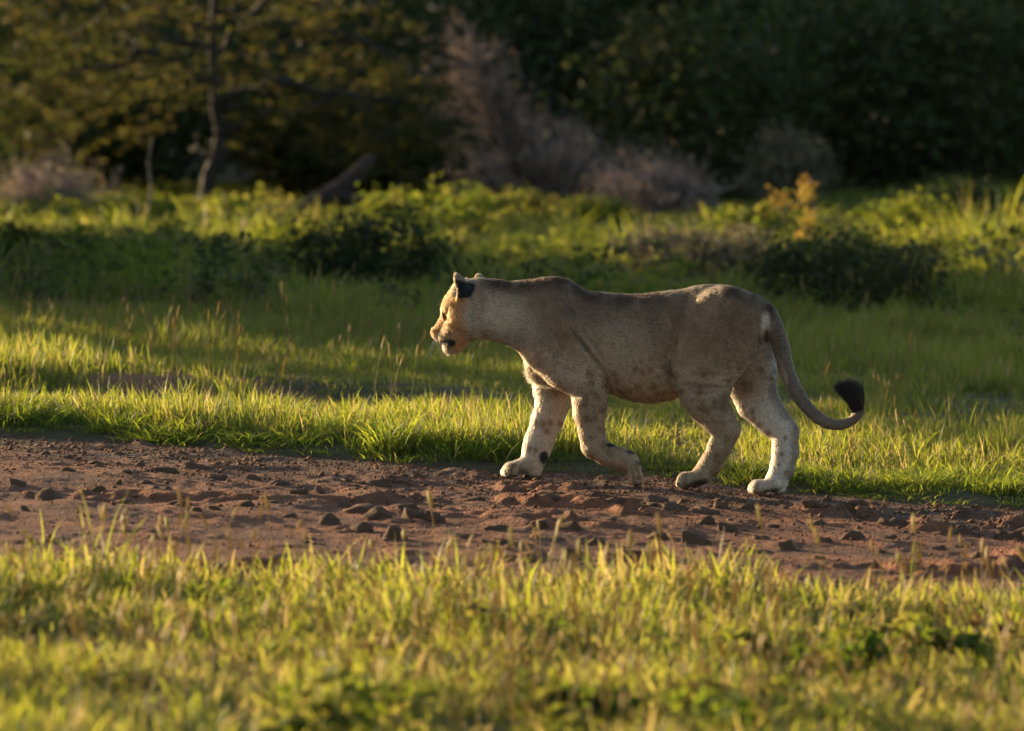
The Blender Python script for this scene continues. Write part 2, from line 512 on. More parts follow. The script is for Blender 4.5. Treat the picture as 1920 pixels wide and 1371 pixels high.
def scatter_object(name, pts, rotz, scale, coll, tilt=None, label=None):
    n = len(pts)
    me = bpy.data.meshes.new(name)
    me.vertices.add(n)
    me.vertices.foreach_set('co', np.asarray(pts, dtype=np.float32).ravel())
    rot = np.zeros((n, 3), dtype=np.float32); rot[:, 2] = rotz
    if tilt is not None: rot[:, :2] = tilt
    a = me.attributes.new('rot', 'FLOAT_VECTOR', 'POINT'); a.data.foreach_set('vector', rot.ravel())
    a = me.attributes.new('scl', 'FLOAT_VECTOR', 'POINT'); a.data.foreach_set('vector', np.asarray(scale, dtype=np.float32).ravel())
    a = me.attributes.new('pick', 'INT', 'POINT'); a.data.foreach_set('value', np.random.default_rng(n).integers(0, len(coll.objects), n).astype(np.int32))
    o = link(name, me)
    g = bpy.data.node_groups.new(name, 'GeometryNodeTree')
    g.interface.new_socket('Geometry', in_out='INPUT', socket_type='NodeSocketGeometry')
    g.interface.new_socket('Geometry', in_out='OUTPUT', socket_type='NodeSocketGeometry')
    gi, go = g.nodes.new('NodeGroupInput'), g.nodes.new('NodeGroupOutput')
    ci = g.nodes.new('GeometryNodeCollectionInfo')
    ci.inputs['Collection'].default_value = coll
    ci.inputs['Separate Children'].default_value = True
    ci.inputs['Reset Children'].default_value = True
    ip = g.nodes.new('GeometryNodeInstanceOnPoints')
    ip.inputs['Pick Instance'].default_value = True
    def attr(nm, dt):
        q = g.nodes.new('GeometryNodeInputNamedAttribute'); q.data_type = dt
        q.inputs['Name'].default_value = nm
        return [s for s in q.outputs if s.enabled and s.name == 'Attribute'][0]
    er = g.nodes.new('FunctionNodeEulerToRotation')
    g.links.new(attr('rot', 'FLOAT_VECTOR'), er.inputs[0])
    g.links.new(gi.outputs[0], ip.inputs['Points'])
    g.links.new(ci.outputs[0], ip.inputs['Instance'])
    g.links.new(attr('pick', 'INT'), ip.inputs['Instance Index'])
    g.links.new(er.outputs[0], ip.inputs['Rotation'])
    g.links.new(attr('scl', 'FLOAT_VECTOR'), ip.inputs['Scale'])
    g.links.new(ip.outputs[0], go.inputs[0])
    md = o.modifiers.new('scatter', 'NODES'); md.node_group = g
    if label: tag(o, label, 'grass', kind='stuff')
    return o

rs = np.random.default_rng(31)
C_SHORT = tuft_collection('short_tuft', [blades(34, .11, .085, .0045, .65, rs, .20, tint0=.22) for _ in range(6)])
C_LUSH = tuft_collection('lush_tuft', [blades(40, .10, .15, .0055, .75, rs, .05, tint0=.02) for _ in range(6)])
C_FORE = tuft_collection('near_tuft', [blades(18, .11, .125, .0078, .60, rs, .28, tint0=.40) for _ in range(9)])
C_TALL = tuft_collection('tall_tuft', [blades(34, .20, .46, .013, .50, rs, .08, tint0=.22) for _ in range(6)])
C_STALK = tuft_collection('stalk_tuft', [stalks(5, .16, .26, rs) for _ in range(6)])
C_BLADE = tuft_collection('tall_blade', [blades(3, .03, .22, .0080, .45, rs, .10, tint0=.36) for _ in range(6)])

def sample(x0, x1, y0, y1, dens):
    n = int((x1 - x0) * (y1 - y0) * dens)
    return rs.uniform(x0, x1, n), rs.uniform(y0, y1, n)

def place(name, x, y, hmul, coll, label, wmul=None, sink=.004):
    n = len(x)
    s = np.clip(rs.lognormal(0, .28, n), .5, 1.9)
    wm = s if wmul is None else s * wmul
    sc_ = np.stack([wm, wm, s * hmul], -1)
    scatter_object(name, np.stack([x, y, land(x, y) - sink], -1), rs.uniform(0, 6.283, n), sc_, coll, rs.normal(0, .06, (n, 2)), label)

# near side of the track
x, y = sample(-7, 4.2, -11.5, -4.2, 200)
d = near_edge(x) - y
clump = fbm2(x * 2.1, y * 1.5 + 4, 3, 3)
keep = (d > -.02) & (rs.random(len(x)) < np.clip(.15 + d * 1.1, 0, 1) * (.05 + 1.6 * clump)) & (np.abs(x) < (y + 28) * .105 + 1.2 + 3 * (x < 0))
x, y = x[keep], y[keep]
hm = .50 + 2.0 * (clump[keep] - .38) + .30 * np.exp(-((near_edge(x) - y - .35) / .45) ** 2)
place('near_grass', x, y, np.clip(hm, .3, 1.3) * .86, C_FORE, 'bright backlit grass growing on the near side of the dirt track')
x, y = sample(-3.5, 3.6, -9.5, -4.6, 14)
d = near_edge(x) - y
keep = (d > -.10) & (rs.random(len(x)) < np.exp(-np.maximum(d, 0) / .8))
place('tall_grass_blades', x[keep], y[keep], np.clip(rs.normal(.95, .25, keep.sum()), .5, 1.5), C_BLADE, 'taller single grass blades rising in front of the track')
x, y = sample(-3.2, 3.0, -11, -4.7, 9)
keep = near_edge(x) - y > .1
place('near_seeding_grass', x[keep], y[keep], rs.uniform(.7, 1.1, keep.sum()), C_STALK, 'straw coloured seed stalks among the bright foreground grass', wmul=1.4)
# far verge: lush fringe, then the grazed meadow
x, y = sample(-6, 5, -1.6, 4.5, 330)
d = y - far_edge(x)
keep = (d > .0) & (d < 1.25) & (rs.random(len(x)) < (1 - smoothstep(.5, 1.25, d)) * (.15 + .75 * smoothstep(.3, .6, fbm2(x * 2.3, y * 1.6, 3, 1))) * (.3 + .7 * smoothstep(0, .3, d)))
x, y, d = x[keep], y[keep], d[keep]
lush = .16 + .44 * smoothstep(.40, .62, fbm2(x * .8 + 2.2, y * .8, 2, 6)) + .25 * np.exp(-((x + .9) / .55) ** 2) + .35 * smoothstep(1.2, 2.2, x)
place('verge_grass', x, y, np.clip(lush * (.35 + .65 * smoothstep(.0, .35, d)), .16, 1.1), C_LUSH, 'deep green fringe of grass along the far edge of the track')
x, y = sample(-8, 6.5, .2, 16.5, 120)
d = y - far_edge(x)
mz = fbm2(x * 1.0 + 6, y * .55, 3, 5)
keep = (d > .45) & (np.abs(x) < (y + 28) * .098 + 1.0 + 2.5 * (x < 0)) & (rs.random(len(x)) > bare(x, y) * .75) & (rs.random(len(x)) < .45 + .55 * smoothstep(.25, .55, mz))
x, y, mz = x[keep], y[keep], mz[keep]
place('meadow_grass', x, y, np.clip(.60 + 4.0 * (mz - .38), .45, 2.4), C_SHORT, 'short grazed meadow grass behind the track')
x, y = sample(-5.5, 5.5, 1.0, 16, 8)
band = np.exp(-((y - 10.5) / 3.2) ** 2) * smoothstep(1.5, -1.5, x) + .22
keep = (y - far_edge(x) > .5) & (rs.random(len(x)) < band)
place('seeding_grass', x[keep], y[keep], rs.uniform(.7, 1.25, keep.sum()), C_STALK, 'pale seed heads standing above the meadow grass')
SHOW = [(1590, 45.5, 1.1), (1300, 50.5, 1.0), (690, 49.0, 1.2), (1530, 55.0, .9), (0, 51.5, .8), (480, 50, .6)]
def kept_low(x, y):
    k = np.ones_like(x)
    for (px, d, r) in SHOW:
        cx, cy = (px - 960) * d / F_PX, d - CAM_D
        q = np.sqrt(((x - cx) / r) ** 2 + ((y - cy + 2.2) / 3.4) ** 2)
        k = np.minimum(k, .30 + .70 * smoothstep(.7, 1.15, q))
    return k
# rough tall grass in front of the thicket: a low layer and tall clumps
x, y = sample(-12, 9, 14.5, 46, 22)
hz = fbm2(x * .62 + 8, y * .34 + 3, 3, 6)
keep = (np.abs(x) < (y + 28) * .096 + 1.2 + 3 * (x < 0)) & (rs.random(len(x)) < smoothstep(14.5, 18, y))
x, y, hz = x[keep], y[keep], hz[keep]
place('rough_grass', x, y, kept_low(x, y) * np.clip(.26 + 1.1 * (hz - .33), .20, .75) * (1 - .55 * smoothstep(22, 34, y)), C_TALL, 'rough green grass growing in hummocks before the thicket', wmul=1.2)
x, y = sample(-12, 9, 16, 42, 9)
hz = fbm2(x * 1.1 + 2, y * .55 + 3, 2, 3)
keep = (np.abs(x) < (y + 28) * .096 + 1.2 + 3 * (x < 0)) & (rs.random(len(x)) < smoothstep(.42, .68, hz))
x, y, hz = x[keep], y[keep], hz[keep]
place('tall_grass', x, y, kept_low(x, y) * np.clip(.62 + 1.6 * (hz - .45), .55, 1.15) * (1 - .62 * smoothstep(20, 33, y)), C_TALL, 'tall upright tussocks of grass standing out of the rough', wmul=.9)
class Field:
    def __init__(self, lo, hi, h):
        self.lo, self.h = np.array(lo, dtype=np.float64), h
        self.n = np.ceil((np.array(hi) - self.lo) / h).astype(int)
        self.v = np.full(self.n, 0.5, dtype=np.float32)
        self.ax = [(self.lo[i] + np.arange(self.n[i]) * h).astype(np.float32) for i in range(3)]
    def region(self, lo, hi):
        a = np.clip(np.floor((np.array(lo) - self.lo) / self.h).astype(int), 0, self.n)
        b = np.clip(np.ceil((np.array(hi) - self.lo) / self.h).astype(int) + 1, 0, self.n)
        sl = tuple(slice(a[i], b[i]) for i in range(3))
        return sl, (self.ax[0][sl[0]][:, None, None], self.ax[1][sl[1]][None, :, None], self.ax[2][sl[2]][None, None, :])
    def add(self, fn, lo, hi, k):
        m = k + 2 * self.h
        sl, (x, y, z) = self.region(np.array(lo) - m, np.array(hi) + m)
        if any(s.stop <= s.start for s in sl):
            return
        d = fn(x, y, z)
        a = self.v[sl]
        hh = np.maximum(k - np.abs(a - d), 0) / k
        self.v[sl] = np.minimum(a, d) - hh * hh * k * 0.25
    def cut(self, fn, lo, hi, k):
        m = k + 2 * self.h
        sl, (x, y, z) = self.region(np.array(lo) - m, np.array(hi) + m)
        d = -fn(x, y, z)
        a = self.v[sl]
        hh = np.maximum(k - np.abs(a - d), 0) / k
        self.v[sl] = np.maximum(a, d) + hh * hh * k * 0.25

def cone_fn(a, b, ra, rb, m=1.0):
    a, b = np.array(a, dtype=np.float32), np.array(b, dtype=np.float32)
    def fn(x, y, z):
        ym = (a[1] + b[1]) * 0.5
        A = np.array([a[0], (a[1] - ym) / m, a[2]]); B = np.array([b[0], (b[1] - ym) / m, b[2]])
        ab = B - A
        L2 = float(ab @ ab) + 1e-9
        yy = (y - ym) / m
        t = np.clip(((x - A[0]) * ab[0] + (yy - A[1]) * ab[1] + (z - A[2]) * ab[2]) / L2, 0, 1)
        q = np.sqrt((x - A[0] - t * ab[0]) ** 2 + (yy - A[1] - t * ab[1]) ** 2 + (z - A[2] - t * ab[2]) ** 2)
        return ((q - (ra + (rb - ra) * t)) * min(1.0, 0.5 + 0.5 * m)).astype(np.float32)
    r = max(ra, rb) * max(1.0, m)
    return fn, np.minimum(a, b) - r, np.maximum(a, b) + r

def ellip_fn(c, axes, radii):
    c = np.array(c); A = np.array(axes, dtype=float)
    A = A / np.linalg.norm(A, axis=1)[:, None]
    def fn(x, y, z):
        g = 0
        for i in range(3):
            q = ((x - c[0]) * A[i, 0] + (y - c[1]) * A[i, 1] + (z - c[2]) * A[i, 2]) / radii[i]
            g = g + q * q
        return ((np.sqrt(g) - 1) * min(radii)).astype(np.float32)
    r = max(radii)
    return fn, c - r, c + r

def build_field():
    fld = Field(bp(790, 960) - [0.03, 0.30, 0], bp(1660, 490) + [0.03, 0.30, 0], 0.0055)
    # --- trunk and neck as one lofted form: px, top, bottom, half width
    T = np.array([
        (868, 548, 622, .082), (884, 530, 629, .092), (900, 522, 631, .098), (930, 523, 637, .104), (955, 527, 646, .108),
        (972, 526, 658, .114), (984, 525, 680, .120), (995, 524, 703, .126), (1012, 521, 716, .134), (1038, 519, 725, .146),
        (1062, 524, 731, .156), (1084, 537, 734, .164), (1100, 546, 735, .170), (1140, 550, 737, .182), (1170, 552, 746, .190),
        (1195, 552, 753, .195), (1225, 549, 755, .195), (1262, 545, 748, .184), (1282, 542, 740, .172), (1300, 538, 731, .164),
        (1322, 534, 719, .160), (1350, 534, 705, .158), (1378, 539, 690, .152), (1404, 548, 668, .138), (1424, 558, 645, .118),
        (1440, 571, 618, .085), (1447, 582, 600, .04)], dtype=float)
    d = (CAM_D)
    xs = np.array([bp(t[0], 640)[0] for t in T])
    zt = np.array([bp(t[0], t[1])[2] for t in T]); zb = np.array([bp(t[0], t[2])[2] for t in T])
    xd = np.linspace(xs[0] - .05, xs[-1] + .05, 600)
    ker = np.hanning(15); ker /= ker.sum()
    def dense(v):
        q = np.interp(xd, xs, v)
        return np.convolve(np.pad(q, 7, mode='edge'), ker, mode='valid')
    ztd, zbd, wd = dense(zt), dense(zb), dense(T[:, 3])
    x0, x1 = xs[0], xs[-1]
    def trunk(x, y, z):
        xx = np.clip(x, x0, x1).ravel()
        top, bot, w = (np.interp(xx, xd, q).astype(np.float32)[:, None, None] for q in (ztd, zbd, wd))
        hz = (top - bot) * .5
        t = (z - (top + bot) * .5) / hz
        # narrower towards the spine, fuller low on the barrel
        wz = w * (1.0 - 0.16 * np.clip(t, 0, 1) ** 2 + 0.03 * np.clip(-t, 0, 1))
        g = np.sqrt((y / wz) ** 2 + np.abs(t) ** 2.2)
        dd = (g - 1) * np.minimum(hz, w) * .9
        ex = np.maximum(np.maximum(x0 - x, x - x1), 0)
        return np.sqrt(np.maximum(dd, 0) ** 2 + ex ** 2).astype(np.float32) * (dd > 0) + np.where(dd > 0, 0, np.where(ex > 0, ex, dd)).astype(np.float32)
    fld.add(trunk, (x0, -.22, zbd.min()), (x1, .22, ztd.max()), .03)
    px = M_PX
    def chain(pts, y, k, m=1.0):
        """pts: (px, py, r_px[, dy])"""
        for i in range(len(pts) - 1):
            a, b = pts[i], pts[i + 1]
            ya = y + (a[3] if len(a) > 3 else 0); yb_ = y + (b[3] if len(b) > 3 else 0)
            fld.add(*cone_fn(bp(a[0], a[1], ya), bp(b[0], b[1], yb_), a[2] * px, b[2] * px, m), k)
    # --- near foreleg (lifted off, wrist folded)
    chain([(1050, 584, 26, .022), (1046, 612, 38, .004), (1040, 645, 42, 0)], -.092, .06, .60)
    chain([(1016, 652, 37), (1058, 690, 36), (1094, 717, 33)], -.125, .045, .8)
    chain([(1078, 618, 34), (1102, 665, 33), (1112, 695, 22)], -.130, .035, .62)
    chain([(1100, 712, 34), (1106, 745, 31), (1106, 775, 28), (1110, 812, 22.5), (1114, 836, 22.5)], -.130, .03, .80)
    chain([(1114, 838, 22), (1136, 853, 19.5), (1160, 861, 20), (1176, 868, 21)], -.132, .02, .92)
    for off in (-.034, -.012, .012, .034):
        e = abs(off) * 100
        chain([(1170, 866, 14, off), (1187, 878 - e, 13, off * 1.1), (1194, 899 - e, 11.5, off * 1.1), (1195, 905 - e, 9, off * 1.1)], -.132, .012)
    fld.add(*cone_fn(bp(1180, 858, -.132), bp(1186, 866, -.132), 11 * px, 10 * px, 1.6), .012)
    fld.add(*cone_fn(bp(1140, 837, -.132), bp(1146, 840, -.132), 6 * px, 5 * px, 1.2), .012)
    # --- far foreleg (planted ahead)
    chain([(1050, 660, 40), (1044, 712, 36), (1037, 752, 29), (1025, 793, 26.5), (1011, 828, 24), (1005, 850, 23.5)], .105, .04, .8)
    chain([(1005, 848, 23.5), (999, 868, 21), (1000, 880, 15)], .105, .02, 1.0)
    for off in (-.046, -.016, .016, .046):
        e = abs(off) * 130
        chain([(992, 868, 16, off * .7), (970 + e * .6, 874, 10, off), (955 + e, 881, 13, off * 1.15), (948 + e, 886, 10.5, off * 1.15)], .105, .007)
    fld.add(*cone_fn(bp(1001, 874, .105), bp(1003, 886, .105), 13 * px, 10 * px, 1.8), .02)
    fld.add(*cone_fn(bp(1020, 853, .08), bp(1019, 861, .08), 9 * px, 8 * px), .012)
    # --- near hind leg
    chain([(1366, 596, 58), (1350, 640, 66), (1326, 682, 59)], -.088, .05, .68)
    chain([(1326, 682, 59), (1319, 712, 50), (1322, 742, 38), (1331, 764, 33)], -.120, .045, .60)
    chain([(1331, 764, 34), (1348, 788, 28), (1364, 806, 24)], -.128, .03, .78)
    chain([(1366, 806, 23), (1352, 836, 21.5), (1337, 866, 19.5), (1318, 888, 18.5)], -.128, .018, .9)
    for off in (-.045, -.016, .016, .045):
        e = abs(off) * 130
        chain([(1318, 890, 15, off * .7), (1299 + e * .6, 896, 11, off), (1283 + e, 901, 14, off * 1.15), (1278 + e, 906, 11.5, off * 1.15)], -.128, .007)
    fld.add(*cone_fn(bp(1322, 897, -.128), bp(1304, 906, -.128), 11 * px, 9 * px, 1.8), .015)
    # --- far hind leg
    chain([(1386, 600, 52), (1396, 650, 56), (1408, 705, 48)], .088, .05, .62)
    chain([(1408, 705, 48), (1421, 751, 38), (1447, 785, 29), (1473, 812, 25)], .120, .035, .66)
    chain([(1474, 811, 24.5), (1474, 848, 24), (1468, 878, 22), (1459, 902, 21), (1463, 918, 12)], .120, .018, .9)
    for off in (-.045, -.016, .016, .045):
        e = abs(off) * 130
        chain([(1452, 906, 16, off * .7), (1434 + e * .6, 912, 11, off), (1418 + e, 914.5, 13, off * 1.15), (1413 + e, 917, 11, off * 1.15)], .120, .007)
    # --- tail
    tail = [(1412, 572, 20), (1438, 589, 17), (1455, 618, 14.8), (1466, 655, 13.6), (1475, 690, 12.8), (1488, 724, 11.8), (1505, 752, 10.8), (1527, 777, 9.8), (1551, 793, 8.8), (1577, 797, 8.0), (1599, 789, 7.4), (1611, 774, 7.4), (1610, 760, 6.5), (1603, 747, 4)]
    ta = np.array(tail, dtype=float)
    tt = np.linspace(0, len(ta) - 1.001, 46)
    ti = tt.astype(int); fr = (tt - ti)[:, None]
    g = lambda k: ta[np.clip(ti + k, 0, len(ta) - 1)]
    cr = .5 * (2 * g(0) + (g(1) - g(-1)) * fr + (2 * g(-1) - 5 * g(0) + 4 * g(1) - g(2)) * fr ** 2 + (3 * g(0) - g(-1) - 3 * g(1) + g(2)) * fr ** 3)
    chain([tuple(q) for q in cr], 0.0, .010, 1.0)
    # --- head; lateral axis turned a little more than the trunk
    hy = math.radians(8)
    lat = np.array([math.sin(hy), math.cos(hy), 0.0])
    def hp(px_, py_, l=0.0):
        return bp(px_, py_) + lat * l
    def hc(a, b, ra, rb, k, m=1.0):
        fld.add(*cone_fn(a, b, ra * px, rb * px, m), k)
    hc(hp(880, 566), hp(866, 580), 44, 40, .03, .95)
    hc(hp(862, 570), hp(863, 586), 27, 29, .02, 1.1)
    hc(hp(853, 588), hp(823, 624), 22, 13.5, .016, 1.0)
    hc(hp(815, 622), hp(818, 626), 8, 9, .012, 1.5)
    hc(hp(845, 619), hp(841, 631), 18, 15, .012, 1.6)
    hc(hp(843, 649), hp(854, 643), 13.5, 16, .015, 1.5)
    hc(hp(852, 644), hp(884, 612), 13, 20, .03, 1.9)
    hc(hp(824, 633), hp(836, 638), 9.5, 11, .010, 1.3)
    for sg in (-1, 1):
        hc(hp(874, 598, sg * .052), hp(862, 612, sg * .05), 26, 19, .03)
        hc(hp(838, 629, sg * .028), hp(849, 630, sg * .044), 13.5, 12, .010)
        hc(hp(846, 571, sg * .034), hp(860, 575, sg * .062), 9, 9, .014)
        hc(hp(852, 603, sg * .046), hp(868, 594, sg * .066), 9, 10, .016)
        fn, lo, hi = cone_fn(hp(839, 584, sg * .040), hp(846, 596, sg * .066), 4.2 * px, 4.0 * px)
        fld.cut(fn, lo, hi, .010)
        # ears: cupped, pointed shells opening forwards
        l0, l1 = sg * .076, sg * .088
        dx_, dy_, tx = (0, 0, 0) if sg < 0 else (4, 4, 9)
        A, lo, hi = cone_fn(hp(879 + dx_, 547 + dy_, l0), hp(869 + dx_ + tx, 521 + dy_, l1), 19 * px, 10.5 * px)
        A2, lo2, hi2 = cone_fn(hp(876 + dx_ + tx, 529 + dy_, l1), hp(864 + dx_ + tx, 511 + dy_ * 1.5, l1), 13 * px, 4 * px)
        B, _, _ = cone_fn(hp(866 + dx_, 545 + dy_, l0), hp(857 + dx_ + tx, 516 + dy_, l1), 17 * px, 10.5 * px)
        A1 = A
        A = lambda x, y, z, A1=A1, A2=A2: np.minimum(A1(x, y, z), A2(x, y, z))
        lo, hi = np.minimum(lo, lo2), np.maximum(hi, hi2)
        def shell(x, y, z, A=A, B=B):
            return np.maximum(A(x, y, z), -B(x, y, z))
        fld.add(shell, lo, hi, .008)
    return fld

def surface_nets(fld):
    v, n = fld.v, fld.n
    inside = v < 0
    acc = np.zeros((*(n - 1), 3), dtype=np.float32)
    cnt = np.zeros(n - 1, dtype=np.float32)
    edges = []
    for ax in range(3):
        s0 = [slice(None)] * 3; s1 = [slice(None)] * 3
        s0[ax], s1[ax] = slice(0, -1), slice(1, None)
        ch = inside[tuple(s0)] != inside[tuple(s1)]
        idx = np.argwhere(ch)
        idx = idx[np.all((idx >= 1) & (idx < n - 2), axis=1)]
        a = v[tuple(idx.T)]
        j = idx.copy(); j[:, ax] += 1
        b = v[tuple(j.T)]
        t = a / (a - b)
        p = idx.astype(np.float32); p[:, ax] += t
        o = [(ax + 1) % 3, (ax + 2) % 3]
        cells = []
        for da, db in ((0, 0), (1, 0), (1, 1), (0, 1)):
            c = idx.copy(); c[:, o[0]] -= da; c[:, o[1]] -= db
            np.add.at(cnt, tuple(c.T), 1)
            for q in range(3):
                np.add.at(acc[..., q], tuple(c.T), p[:, q])
            cells.append(c)
        edges.append((cells, inside[tuple(idx.T)]))
    m = cnt > 0
    ids = np.full(n - 1, -1, dtype=np.int64)
    ids[m] = np.arange(m.sum())
    verts = acc[m] / cnt[m][:, None] * fld.h + fld.lo
    faces = []
    for cells, ins in edges:
        q = np.stack([ids[tuple(c.T)] for c in cells], 1)
        q[~ins] = q[~ins][:, ::-1]
        faces.append(q)
    faces = np.concatenate(faces)
    # light Taubin smoothing
    e = np.concatenate([faces[:, [i, (i + 1) % 4]] for i in range(4)])
    deg = np.bincount(e[:, 0], minlength=len(verts)).astype(np.float32)
    for lam in (.5, -.53, .5, -.53):
        s = np.stack([np.bincount(e[:, 0], weights=verts[e[:, 1], q], minlength=len(verts)) for q in range(3)], 1)
        verts = verts + lam * (s / deg[:, None] - verts)
    return verts, faces

def face_normals(verts, faces):
    nrm = np.cross(verts[faces[:, 2]] - verts[faces[:, 0]], verts[faces[:, 3]] - verts[faces[:, 1]])
    area = np.linalg.norm(nrm, axis=1) * .5
    return nrm / (2 * area[:, None] + 1e-12), area

def vert_normals(verts, faces):
    nrm = np.cross(verts[faces[:, 2]] - verts[faces[:, 0]], verts[faces[:, 3]] - verts[faces[:, 1]])
    vn = np.zeros_like(verts)
    for i in range(4):
        for q in range(3):
            vn[:, q] += np.bincount(faces[:, i], weights=nrm[:, q], minlength=len(verts))
    return vn / (np.linalg.norm(vn, axis=1)[:, None] + 1e-12)

SCULPT = [   # polyline in the side view, width, height in mm (negative = fold)
    ([(1070, 616), (1098, 652), (1120, 680), (1136, 700)], 4.5, -15), ([(1080, 612), (1108, 646), (1132, 684)], 6, 3),
    ([(1092, 616), (1117, 652), (1138, 690)], 4, -9), ([(1136, 700), (1140, 720), (1146, 738)], 6, -10),
    ([(1288, 556), (1270, 600), (1262, 640), (1251, 676), (1256, 700), (1268, 724)], 7, -12), ([(1278, 660), (1266, 690), (1276, 724)], 8, 6),
    ([(1000, 556), (986, 610), (982, 660), (990, 690)], 10, -7), ([(1006, 600), (1004, 650), (1012, 690)], 12, 5),
    ([(1062, 548), (1078, 585), (1080, 616)], 8, -7), ([(1040, 575), (1052, 600), (1052, 640)], 14, 5), ([(1022, 560), (1016, 610), (1012, 640)], 9, -6),
    ([(1052, 690), (1080, 700), (1120, 706)], 8, -4), ([(1062, 745), (1082, 742), (1100, 724)], 6, -5),
    ([(1398, 610), (1386, 650), (1362, 690), (1340, 722)], 9, -5), ([(1330, 590), (1318, 640), (1306, 690)], 16, 5), ([(1402, 676), (1380, 690), (1350, 700)], 4, -4),
    ([(1396, 690), (1372, 702), (1346, 710)], 4, -4), ([(1380, 712), (1352, 720)], 3.5, -3), ([(1296, 738), (1326, 740), (1356, 734)], 4, -3.5), ([(1300, 752), (1330, 752), (1352, 746)], 4, -3),
    ([(1318, 770), (1338, 790), (1344, 812), (1338, 840)], 5, -5), ([(1352, 782), (1356, 806), (1346, 840)], 5, -4),
    ([(1098, 730), (1100, 780), (1104, 830)], 5, -4), ([(1118, 740), (1122, 790), (1124, 826)], 5, 3.5),
    ([(1110, 560), (1106, 600), (1112, 640)], 9, -3), ([(1150, 570), (1146, 620), (1156, 690)], 10, 2.5), ([(1180, 570), (1180, 640), (1186, 700)], 10, -2.5), ([(1212, 570), (1214, 640), (1218, 700)], 10, 2.5), ([(1240, 575), (1244, 640), (1246, 690)], 9, -3),
    ([(900, 540), (904, 580), (896, 620)], 9, -4), ([(884, 560), (878, 596), (886, 628)], 7, 5), ([(930, 545), (938, 590), (934, 630)], 11, -3), ([(960, 545), (964, 600), (966, 640)], 9, 3),
    ([(840, 574), (836, 588), (834, 604)], 3, -4), ([(846, 606), (856, 614), (868, 632)], 3.5, -3.5), ([(836, 610), (848, 618), (858, 636)], 3, 3), ([(830, 612), (842, 620), (848, 634)], 2.5, -2.5),
    ([(1186, 868), (1194, 886), (1206, 888)], 2.5, -5), ([(1190, 896), (1198, 902), (1206, 898)], 2.5, -4), ([(1166, 856), (1172, 874), (1178, 886)], 3, -4),
    ([(1276, 892), (1272, 904), (1276, 916)], 2.5, -5), ([(1288, 892), (1285, 905), (1290, 916)], 2.5, -4),
    ([(1326, 560), (1310, 570), (1298, 582)], 9, 6), ([(1344, 548), (1338, 566), (1322, 590)], 9, -3)]
def sculpt(v, vn):
    px, py = world_to_pix(body_to_world(v))
    near = smoothstep(.02, -.05, v[:, 1]) * smoothstep(.25, -.25, vn[:, 1])
    disp = np.zeros(len(v))
    for (pl, wd_, mm) in SCULPT:
        best = np.full(len(v), 1e9); tt = np.zeros(len(v)); tot = len(pl) - 1
        for i in range(tot):
            a, b = np.array(pl[i], float), np.array(pl[i + 1], float)
            ab = b - a
            t = np.clip(((px - a[0]) * ab[0] + (py - a[1]) * ab[1]) / (ab @ ab), 0, 1)
            q = np.hypot(px - a[0] - t * ab[0], py - a[1] - t * ab[1])
            m = q < best
            best[m] = q[m]; tt[m] = (i + t[m]) / tot
        disp += (2.1 if wd_ > 6.5 else 1.5) * mm * .001 * np.exp(-(best / wd_) ** 2) * np.sqrt(np.clip(np.sin(np.pi * (tt * .86 + .07)), 0, 1)) * near
    return v + vn * disp[:, None]

def mixc(a, b, t):
    return a * (1 - t[:, None]) + np.array(b) * t[:, None]

def blob(px, py, cx, cy, rx, ry=None, soft=.35):
    ry = rx if ry is None else ry
    q = np.sqrt(((px - cx) / rx) ** 2 + ((py - cy) / ry) ** 2)
    return 1 - smoothstep(1 - soft, 1 + soft, q)

